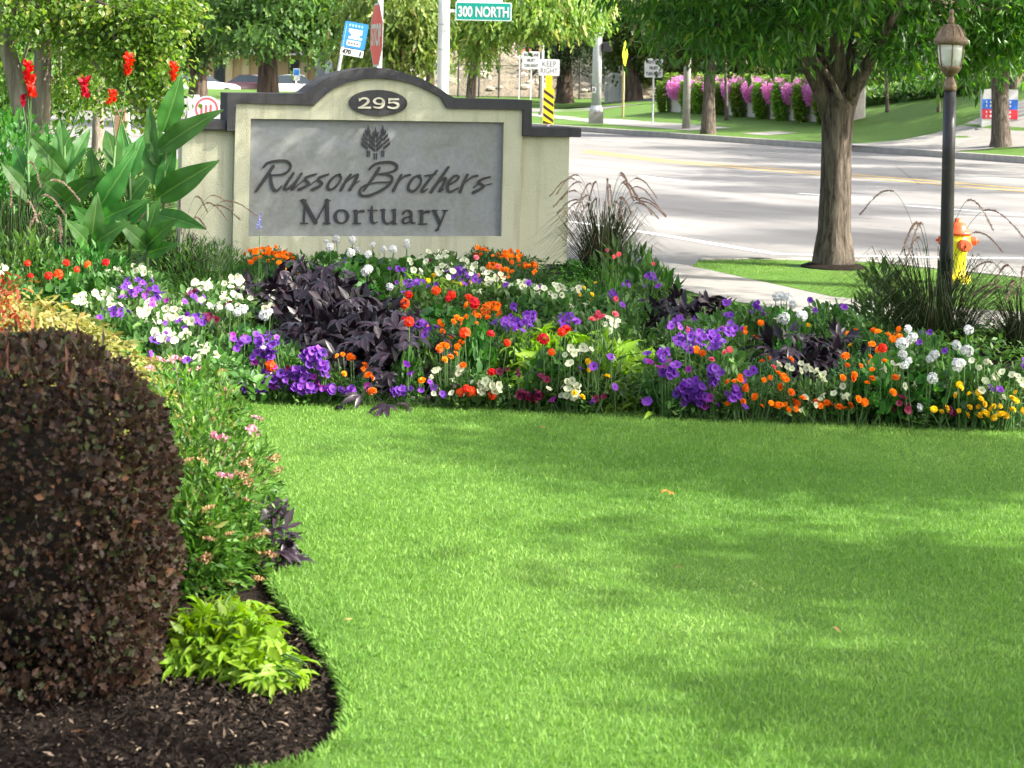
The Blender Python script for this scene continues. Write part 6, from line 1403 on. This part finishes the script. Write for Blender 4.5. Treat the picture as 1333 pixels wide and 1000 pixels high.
shrub('dense dark bush behind the leftmost canna', 8, 300, 17.6, .75, 1.25, 2600, .09, .5, 'lance', G_ger, gz=-.02)
shrub('mid green bush behind the middle cannas', 95, 300, 18.2, .65, .95, 2200, .08, .5, 'lance', G_mid, gz=-.02)
shrub('mid green bush behind the tall canna by the wall', 160, 300, 18.0, .5, .75, 1500, .08, .5, 'lance', G_mid, gz=-.02)
shrub('dark evergreen bush under the twin trunk tree', -20, 250, 23.0, 1.3, 2.2, 2600, .12, .5, 'lance', L_dark, gz=-.02)
# ---------------------------------------------------------------- clipped dark hedge, golden maple, spirea
M_hedge = leafm('hedge_leaf', [(0, (0.010, 0.007, 0.006)), (.35, (0.030, 0.015, 0.012)), (.55, (0.052, 0.026, 0.019)), (.72, (0.038, 0.052, 0.020)), (.88, (0.075, 0.034, 0.022)), (1, (0.12, 0.05, 0.03))], .3, .6, spec=.25)
hx0_, hx1_, hy0, hy1, hh = -2.6, -.965, 4.95, 5.75, .89
ho = empty('hedge', (-1.7, 5.5, -.05), 'clipped dark reddish brown hedge with rounded corner in the left foreground', 'hedge')
def hedge_pts(n):
    out_p, out_n = [], []
    cx, cy = (hx0_ + hx1_) / 2, (hy0 + hy1) / 2; ax, ay = (hx1_ - hx0_) / 2, (hy1 - hy0) / 2
    while sum(len(a) for a in out_p) < n:
        u = rdir(4000); e = 5.2; k = (np.abs(u[:, 0]) ** e + np.abs(u[:, 1]) ** e + np.abs(u[:, 2]) ** e) ** (-1 / e)
        s_ = u * k[:, None]; s_ = s_[s_[:, 2] > -.34]
        nn = np.sign(s_) * np.abs(s_) ** (e - 1); nn = unit(nn / np.array([ax, ay, hh * .72]))
        p = s_ * np.array([ax, ay, hh * .72]) + np.array([cx, cy, hh * .28 - .03])
        keep_ = (nn[:, 1] < .3) | (rng.random(len(p)) < .3); p, nn = p[keep_], nn[keep_]
        out_p.append(p); out_n.append(nn)
    return np.concatenate(out_p)[:n], np.concatenate(out_n)[:n]
hp, hn = hedge_pts(60000)
lump = .03 * np.sin(hp[:, 0] * 13 + hp[:, 2] * 7) * np.sin(hp[:, 2] * 11 + hp[:, 1] * 9) + .015 * np.sin(hp[:, 0] * 31) * np.sin(hp[:, 2] * 29)
hp = hp + hn * (lump - .10 * rng.random(len(hp)) ** 1.6 + .015)[:, None]
hd = hn * .45 + rng.normal(0, .6, hp.shape); hd[:, 2] += .25
top_b = np.clip((hp[:, 2] - .74) / .2, 0, 1) * .12  # leaf tint raised towards the top: sunlit crest put into the colour
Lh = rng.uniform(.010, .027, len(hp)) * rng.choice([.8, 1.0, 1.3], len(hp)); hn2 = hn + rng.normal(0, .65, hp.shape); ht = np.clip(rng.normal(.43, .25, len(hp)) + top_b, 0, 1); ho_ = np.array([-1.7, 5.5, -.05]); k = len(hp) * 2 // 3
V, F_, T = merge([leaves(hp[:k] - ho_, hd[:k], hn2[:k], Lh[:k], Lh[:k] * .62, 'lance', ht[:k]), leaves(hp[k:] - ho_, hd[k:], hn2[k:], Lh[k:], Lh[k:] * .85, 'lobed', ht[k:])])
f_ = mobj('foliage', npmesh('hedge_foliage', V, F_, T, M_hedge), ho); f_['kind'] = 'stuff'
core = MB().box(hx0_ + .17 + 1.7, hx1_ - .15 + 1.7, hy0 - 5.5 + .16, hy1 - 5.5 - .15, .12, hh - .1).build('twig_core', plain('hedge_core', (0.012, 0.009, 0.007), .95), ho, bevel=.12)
M_twig = plain('hedge_twig', (0.22, 0.15, 0.11), .8, vary=.3)
n = 260; sx = rng.uniform(hx0_ + .1, hx1_ - .1, n); P_ = np.stack([sx + 1.7, rng.uniform(hy0 + .05, hy1 - .1, n) - 5.5, np.full(n, hh - .06) - .5 * np.clip((sx - (hx1_ - .35)) / .35, 0, 1) ** 3 + .05], -1)
V, F_, T = leaves(P_, np.array([0, 0, 1.0]) + rng.normal(0, .35, (n, 3)), rng.normal(0, 1, (n, 3)), rng.uniform(.05, .11, n), .012, 'spray', np.clip(rng.normal(.75, .2, n), 0, 1))
mobj('stray_shoots', npmesh('stray_shoots', V, F_, T, M_hedge), ho)['kind'] = 'stuff'
# golden cut leaf maple mound behind the hedge
M_gold = leafm('golden_leaf', [(0, (0.09, 0.10, 0.022)), (.5, (0.22, 0.21, 0.05)), (.85, (0.34, 0.29, 0.10)), (1, (0.32, 0.18, 0.07))], .4, .5)
go = empty('golden_maple', (-2.0, 7.25, -.05), 'low mounded golden tan cut leaf maple behind the dark hedge', 'shrub')
n = 15000; u = rdir(n); u[:, 2] = np.abs(u[:, 2]); q = rng.random(n) ** .22
p = u * q[:, None] * np.array([.86, .75, .86]); d = u * np.array([1, 1, .15]) + rng.normal(0, .35, (n, 3)); d[:, 2] -= .35
L = rng.uniform(.035, .08, n); V, F_, T = leaves(p, d, u + rng.normal(0, .4, (n, 3)), L, L * .3, 'spray', np.clip(rng.normal(.5, .22, n) + .15 * np.sin(p[:, 0] * 9 + p[:, 1] * 5), 0, 1))
mobj('foliage', npmesh('golden_foliage', V, F_, T, M_gold), go)['kind'] = 'stuff'
m = MB()
for k in range(9):
    a = random.random() * 6.28; m.tube([(0, 0, 0), (.25 * math.cos(a), .25 * math.sin(a), .45), (.45 * math.cos(a), .38 * math.sin(a), .60), (.6 * math.cos(a), .5 * math.sin(a), .5)], [.02, .014, .009, .004], 6)
m.build('branches', B_brown, go)
M_redleaf = leafm('red_maple_leaf', [(0, (0.16, 0.02, 0.012)), (1, (0.36, 0.06, 0.03))], .35, .5)
ro = empty('red_maple', (-1.98, 6.7, -.05), 'red leaved maple twigs poking up at the left edge over the golden mound', 'shrub')
n = 900; cc = np.array([(random.uniform(-.4, .22), random.uniform(-.15, .15), random.uniform(.72, .95)) for _ in range(26)]); p = cc[rng.integers(0, 26, n)] + rng.normal(0, .035, (n, 3)) * np.array([1.4, 1, .6])
L = rng.uniform(.025, .06, n); d = rdir(n); d[:, 2] -= .3
V, F_, T = leaves(p, d, np.array([0, 0, 1.0]) + rng.normal(0, .4, (n, 3)), L, L * .28, 'spray', rng.random(n)); mobj('foliage', npmesh('red_foliage', V, F_, T, M_redleaf), ro)['kind'] = 'stuff'
m = MB()
for c in cc[:14]: m.tube([(-.05, 0, 0), (c[0] * .4, c[1] * .5, .5), tuple(c)], [.01, .006, .002], 5)
m.build('twigs', B_brown, ro)
# spirea with flat pink flower heads
M_spi = leafm('spirea_leaf', [(0, (0.03, 0.09, 0.015)), (.6, (0.08, 0.20, 0.028)), (.9, (0.165, 0.30, 0.048)), (1, (0.26, 0.25, 0.08))], .38, .45)
M_spf = leafm('spirea_flower', [(0, (0.62, 0.18, 0.28)), (1, (0.8, 0.42, 0.5))], .3, .7); M_spd = leafm('spirea_dry', [(0, (0.28, 0.15, 0.07)), (1, (0.45, 0.28, 0.15))], .2, .8)
FH = []
for k, mm in enumerate((M_spf, M_spd)):
    n = 46; a = rng.random(n) * 6.28; q = np.sqrt(rng.random(n)) * .024; pz = np.stack([q * np.cos(a), q * np.sin(a), .006 - 6 * q * q + rng.normal(0, .002, n)], -1)
    V, F_, T = leaves(pz, rdir(n) + np.array([0, 0, .6]), np.tile([0, 0, 1.], (n, 1)) + rng.normal(0, .3, (n, 3)), .010, .008, 'oval', rng.random(n)); FH.append(npmesh('spirea_head', V, F_, T, mm))
def spirea(label, lobes, n, heads):
    cx, cy = lobes[0][0], lobes[0][1]; o = empty('spirea', (cx, cy, -.05), label, 'shrub', 'spireas along the dark hedge')
    Ps, Us = [], []
    for lx, ly, rx_, ry_, h_ in lobes:
        k = n // len(lobes); u = rdir(k); u[:, 2] = np.abs(u[:, 2]) ; q = rng.random(k) ** .28
        Ps.append(u * q[:, None] * np.array([rx_, ry_, h_]) + np.array([lx - cx, ly - cy, 0])); Us.append(u)
    p, u = np.concatenate(Ps), np.concatenate(Us); m_ = len(p); p[:, 2] += .03
    d = u * .8 + rng.normal(0, .55, (m_, 3)); d[:, 2] += .1; L = rng.uniform(.024, .055, m_)
    V, F_, T = leaves(p, d, np.array([0, 0, 1.0]) + rng.normal(0, .5, (m_, 3)), L, L * .34, 'lance', np.clip(rng.normal(.45, .22, m_) + .12 * (p[:, 2] / .5), 0, 1))
    mobj('foliage', npmesh('spirea_foliage', V, F_, T, M_spi), o)['kind'] = 'stuff'
    m = MB()
    for i in range(heads):
        lx, ly, rx_, ry_, h_ = random.choice(lobes); v3 = Vector((random.gauss(.3, .7), random.gauss(-.4, .7), abs(random.gauss(.5, .5)))).normalized()
        q = Vector((v3.x * rx_ * 1.05 + lx - cx, v3.y * ry_ * 1.05 + ly - cy, v3.z * h_ * 1.05 + .03))
        hd_ = mobj('flower_head', FH[0 if random.random() < .34 else 1], o); hd_.location = q; hd_.rotation_euler = (random.uniform(-.5, .5), random.uniform(-.5, .5), 0); k = random.uniform(.7, 1.15); hd_.scale = (k, k, k)
        m.tube([(0, 0, .0), q * .6 + Vector((0, 0, .05)), q - Vector((0, 0, .004))], [.004, .003, .0015], 4)
    m.build('stems', plain('spirea_stem', (0.14, 0.10, 0.06), .8), o)
s1 = G(270, 770)
spirea('green spirea with pink and faded tan flower heads right of the dark hedge', [(-1.05, 6.6, .31, .32, .54), (-1.16, 7.05, .33, .34, .60), (-.97, 6.35, .20, .2, .36), (-1.02, 6.2, .19, .18, .3)], 9500, 44)
spirea('yellow green spirea between the golden maple and the purple petunias', [(-1.42, 7.75, .34, .32, .50), (-1.7, 8.2, .36, .3, .5)], 4200, 30)

# mulch chips, fallen leaves
n = 46000; X = np.concatenate([rng.uniform(-2.6, -.2, 14000), rng.uniform(-1.9, -.45, n - 14000)]); Y = np.concatenate([rng.uniform(4.2, 8.0, 14000), rng.uniform(4.2, 5.9, n - 14000)]); ok = inpoly(X, Y, bed_s); X, Y = X[ok], Y[ok]; n = len(X)
d = rdir(n); d[:, 2] *= .5; L = .005 + .03 * rng.random(n) ** 2.4
M_chip = leafm('mulch_chip', [(0, (0.006, 0.005, 0.004)), (.5, (0.020, 0.014, 0.011)), (.9, (0.048, 0.034, 0.026)), (1, (0.20, 0.15, 0.11))], .0, .9, spec=.1)
V, F_, T = leaves(np.stack([X, Y, -.026 + rng.random(n) * .022], -1), d, np.array([0, 0, 1.0]) + rng.normal(0, .5, (n, 3)), L, L * .35, 'lance', np.clip(rng.normal(.45, .3, n), 0, 1))
tag(mobj('mulch_chips', npmesh('mulch_chips', V, F_, T, M_chip)), 'loose dark bark chips on the mulch', 'mulch', kind='stuff')
M_tan = leafm('fallen_leaf_tan', [(0, (0.3, 0.16, 0.07)), (1, (0.45, 0.27, 0.12))], .2, .7); M_rl = leafm('fallen_leaf_red', [(0, (0.4, 0.08, 0.02)), (1, (0.5, 0.14, 0.04))], .2, .6)
g = np.random.default_rng(9); FLf = [mk('fallen_leaf', vine_leaf(400, 5), M_tan), mk('fallen_leaf', vine_leaf(401, 5), M_rl), mk('fallen_leaf', vine_leaf(402, 1), M_tan)]
for x, y, k, sz, lab in ((100, 952, 0, .05, 'curled tan maple leaf on the mulch at the hedge foot'), (320, 913, 2, .022, 'small orange tan leaf on the mulch below the lime vine'), (187, 940, 2, .03, 'narrow tan leaf on the mulch right of the hedge foot'), (35, 970, 0, .03, 'tan leaf at the lower left corner of the mulch'),
                         (872, 640, 1, .05, 'reddish leaf lying on the sunlit lawn'), (893, 738, 2, .045, 'pale leaf lying on the shaded lawn'), (1085, 815, 2, .03, 'tiny tan leaf on the lower right lawn'), (712, 557 + 0, 2, .04, 'dry leaf on the grass before the flower bed'), (460, 806, 2, .03, 'dark dry leaf on the lawn near the mulch curve')):
    q = G(x, y, .035 if x > 400 else -.02); o = mobj('fallen_leaf', FLf[k]); o.location = q; o.scale = (sz, sz, sz); o.rotation_euler = (random.uniform(-.3, .3), random.uniform(-.3, .3), random.random() * 6); tag(o, lab, 'leaf', 'fallen leaves')

# ---------------------------------------------------------------- planter wall greenery, slope ground cover
L_casc = leafm('cascade_leaf', [(0, (0.05, 0.12, 0.014)), (.6, (0.15, 0.29, 0.025)), (1, (0.28, 0.40, 0.04))], .35, .5)
L_cpink = leafm('cascade_flower', [(0, (0.5, 0.12, 0.38)), (.5, (0.68, 0.25, 0.55)), (1, (0.78, 0.45, 0.66))], .35, .6)
def cascade(t, w_, drop, mat, name, label, cat, grp, n, leaf, outp, rise_=.18):
    """t: metres along the planter wall"""
    w3 = Vector((wdir.x, wdir.y)) / wlen; nn = Vector((w3.y, -w3.x))
    b = Vector((wa.x + w3.x * t, wa.y + w3.y * t, pwz + ztop)); o = empty(name, b, label, cat, grp)
    s_ = rng.uniform(-.5, .5, n) * w_ * 1.0; v_ = rng.random(n); hang = np.clip(v_ * 1.25 - .25, 0, 1) ; taper = 1 - .45 * hang
    lx = s_ * taper; lz = np.where(v_ < .2, rise_ * rng.random(n), -hang * drop); bul = outp * np.sqrt(np.clip(1 - (2 * s_ / w_) ** 2, 0, 1)) * (.5 + .5 * np.sin(np.clip(hang, 0, 1) * 2.6 + .5))
    lo = np.where(v_ < .2, -.5 * rng.random(n), bul * rng.uniform(.6, 1.05, n))
    p = np.stack([lx * w3.x + lo * nn.x, lx * w3.y + lo * nn.y, lz], -1) + rng.normal(0, .03, (n, 3))
    d = np.stack([nn.x + rng.normal(0, .6, n), nn.y + rng.normal(0, .6, n), -.5 + rng.normal(0, .5, n)], -1); L = leaf * rng.uniform(.7, 1.25, n)
    V, F_, T = leaves(p, d, np.array([nn.x, nn.y, .7]) + rng.normal(0, .5, (n, 3)), L, L * .65, 'lance', np.clip(rng.normal(.5, .22, n), 0, 1))
    mobj('foliage', npmesh('cascade', V, F_, T, mat), o)['kind'] = 'stuff'
    m = MB()
    for k in range(5):
        x = (k - 2) * w_ * .15; m.tube([(x * w3.x - .1 * nn.x, x * w3.y - .1 * nn.y, -.1), (x * w3.x + .12 * nn.x, x * w3.y + .12 * nn.y, .05), (x * w3.x * .8 + .14 * nn.x, x * w3.y * .8 + .14 * nn.y, -drop * .8)], .012, 4)
    m.build('stems', G_stem, o)['kind'] = 'stuff'
total = wlen
def wall_t(px):
    """position along the planter wall whose face shows at pixel column px"""
    best = min(range(0, 400), key=lambda i: abs((lambda q: 666.5 + (q.x * F / q.y) * cr - ((H - 1.2) * F / q.y) * sr)(Vector((wa.x, wa.y)).lerp(Vector((wb_.x, wb_.y)), i / 300)) - px)); return best / 300 * total
gxs = [870, 901, 917, 940, 968, 998, 1023, 1050, 1078, 1104]; pxs = [884, 909, 933, 957, 984, 1011, 1036, 1064, 1092]
for i, x in enumerate(gxs): cascade(wall_t(x), .95, 1.22, L_casc, 'trailing_vine', f'bright green trailing vine hanging over the planter wall, {ordn(i)} from the left', 'vine', 'green vines hanging over the planter wall', 1700, .11, .42, .3)
for i, x in enumerate(pxs): cascade(wall_t(x), 1.75, .62, L_cpink, 'pink_cascade', f'pink flower cascade on the planter wall, {ordn(i)} from the left', 'flower', 'pink flower cascades on the planter wall', 2400, .075, .36, .2)
n = 6000; px_ = rng.uniform(1112, 1290, n); X, Y, Z = [], [], []
for x in px_:
    yy = np.interp(x, [1112, 1200, 1280, 1290], [133, 121, 113, 113]) + random.uniform(-2, 9); q = tg(float(x), float(yy), 62); X.append(q.x); Y.append(q.y); Z.append(q.z)
p = np.stack([X, Y, np.array(Z) + rng.random(n) * .35], -1); L = rng.uniform(.12, .25, n)
V, F_, T = leaves(p, rdir(n) + np.array([0, 0, .4]), np.array([0, -.3, 1.0]) + rng.normal(0, .5, (n, 3)), L, L * .6, 'lance', np.clip(rng.normal(.4, .22, n), 0, 1))
tag(mobj('ground_cover', npmesh('ground_cover', V, F_, T, L_dark)), 'dark green ground cover along the top of the grass slope', 'ground cover', kind='stuff')
for x, y, lab in ((1105, 105, 'dark round shrub at the left end of the grey retaining wall'), (1140, 104, 'dark round shrub behind the middle of the retaining wall'), (1172, 106, 'dark round shrub before the brick building')):
    Yb = 68; b = P(x, 125, Yb); o = shrub(lab, x, 125, Yb, .9, 1.4, 900, .22, .5, 'lance', L_dark, gz=.9)

# ---------------------------------------------------------------- grass blades
M_blade = leafm('grass_blade', [(0, (0.06, 0.142, 0.022)), (.45, (0.150, 0.285, 0.050)), (.8, (0.25, 0.375, 0.092)), (.95, (0.32, 0.43, 0.14)), (1, (0.42, 0.43, 0.2))], .35, .55, spec=.22)
def blades(name, regions, label, inside, hmul=1.0):
    Xs, Ys, Ss = [], [], []
    for x0, x1, y0, y1, dens, sz in regions:
        n = int((x1 - x0) * (y1 - y0) * dens); X = rng.uniform(x0, x1, n); Y = rng.uniform(y0, y1, n); ok = inside(X, Y); Xs.append(X[ok]); Ys.append(Y[ok]); Ss.append(np.full(ok.sum(), sz))
    X, Y, S = np.concatenate(Xs), np.concatenate(Ys), np.concatenate(Ss); n = len(X)
    a = rng.random(n) * 6.283; h_ = rng.uniform(.010, .024, n) * hmul * (1 + .15 * np.sin(X * 2.1) * np.sin(Y * 1.7)); w_ = rng.uniform(.0020, .0036, n) * S
    lean = rng.normal(0, .45, (n, 2)) + np.array([.12, -.05]); cx_, sx_ = np.cos(a), np.sin(a)
    V = np.zeros((n, 5, 3)); b0_ = np.stack([X, Y, np.full(n, -.004)], -1); sd_ = np.stack([cx_, sx_, np.zeros(n)], -1) * w_[:, None] * .5
    mid = b0_ + np.stack([lean[:, 0] * h_ * .35, lean[:, 1] * h_ * .35, h_ * .6], -1); tip = b0_ + np.stack([lean[:, 0] * h_ * 1.1, lean[:, 1] * h_ * 1.1, h_], -1)
    V[:, 0] = b0_ - sd_; V[:, 1] = b0_ + sd_; V[:, 2] = mid + sd_ * .85; V[:, 3] = mid - sd_ * .85; V[:, 4] = tip
    k = np.arange(n)[:, None] * 5; f4 = k + np.array([[0, 1, 2, 3]]); f3 = k + np.array([[3, 2, 4]])
    pat = .42 + .09 * np.sin(X * 1.7 + .8 * np.sin(Y * 2.1)) * np.sin(Y * 1.3 + X * .6) + .06 * np.sin(X * 5.3 + Y * 2) * np.sin(Y * 6.1 - X * 3)
    pat = pat + .15 * np.sin(X * .9 + 2.2 * np.sin(Y * .7)) * np.sin(Y * .8 + 1.1 * np.sin(X * 1.1)) + .05 * np.sin(X * 13 + 4 * np.sin(Y * 5)) * np.sin(Y * 11 + 3 * np.sin(X * 7))
    tint = np.clip(pat + rng.normal(0, .13, n), 0, 1); T = np.repeat(tint, 5)
    tag(mobj(name, npmesh(name, V.reshape(-1, 3), [f4, f3], T, M_blade)), label, 'grass', kind='stuff'); print(name, n)
blades('lawn_grass', [(-1.3, 2.6, 4.2, 5.6, 16500, 1.0), (-1.3, 2.9, 5.6, 7.2, 14000, 1.05), (-1.4, 3.3, 7.2, 9.8, 10500, 1.15), (2.6, 3.8, 4.2, 7.2, 4000, 1.6), (3.3, 4.4, 7.2, 10, 3500, 1.7)],
       'short mown lawn grass before the flower bed', lambda X, Y: ~inpoly(X, Y, bed_s) & inpoly(X, Y, lawn_out))
blades('rear_grass', [(-.4, 4.0, 12.5, 14.5, 4200, 1.6), (.8, 2.0, 14.0, 16.5, 4200, 1.6)], 'mown grass strip between the flower bed and the pavement', lambda X, Y: ~inpoly(X, Y, bed_s) & inpoly(X, Y, lawn_out))
blades('parkway_grass', [(1.4, 6.0, 13.9, 17.9, 3600, 1.8)], 'mown grass on the parkway round the ash tree', lambda X, Y: inpoly(X, Y, park) & ((X - b_tree[0]) ** 2 + (Y - b_tree[1]) ** 2 > .2)) if False else None
tr_o = bpy.data.objects['street_tree']; btx, bty = tr_o.location.x, tr_o.location.y
blades('parkway_grass', [(1.4, 6.0, 13.9, 17.9, 3600, 1.8)], 'mown grass on the parkway round the ash tree', lambda X, Y: inpoly(X, Y, park) & ((X - btx) ** 2 + (Y - bty) ** 2 > .19))

# ragged grass hanging over the cut edge of the lawn
ex, ey_, nx_, ny_ = [], [], [], []
bed_ccw = sum(a[0] * b_[1] - b_[0] * a[1] for a, b_ in zip(bed_s, bed_s[1:] + bed_s[:1])) > 0
for (x0, y0), (x1, y1) in zip(bed_s, bed_s[1:] + bed_s[:1]):
    ln = math.hypot(x1 - x0, y1 - y0)
    if not (-1.2 < x0 < 4.6 and 4.2 < y0 < 14.5) or ln > 2.5: continue
    for _ in range(int(ln * 1500)):
        t = random.random(); off = random.uniform(-.004, .02); tx, ty = (x1 - x0) / ln, (y1 - y0) / ln; nx1, ny1 = ty, -tx
        px_, py_ = x0 + (x1 - x0) * t, y0 + (y1 - y0) * t
        if bed_ccw: pass
        else: nx1, ny1 = -nx1, -ny1
        ex.append(px_ + nx1 * off); ey_.append(py_ + ny1 * off); nx_.append(-nx1); ny_.append(-ny1)
ex, ey_, nx_, ny_ = map(np.array, (ex, ey_, nx_, ny_)); n = len(ex)
d = np.stack([nx_ * rng.uniform(.1, 1.0, n) + rng.normal(0, .45, n), ny_ * rng.uniform(.1, 1.0, n) + rng.normal(0, .45, n), rng.uniform(-.35, 1.0, n)], -1)
V, F_, T = leaves(np.stack([ex, ey_, np.full(n, -.004)], -1), d, np.stack([nx_, ny_, np.full(n, .6)], -1) + rng.normal(0, .3, (n, 3)), rng.uniform(.015, .04, n), .0042, 'lance', np.clip(rng.normal(.4, .2, n), 0, 1))
tag(mobj('edge_grass', npmesh('edge_grass', V, F_, T, M_blade)), 'ragged grass hanging over the cut lawn edge by the mulch', 'grass', kind='stuff')

for o in list(bpy.data.objects):
    if o.type == 'MESH' and o.parent and o.name.split('.')[0] in ('stems', 'twigs'): o['kind'] = 'stuff'
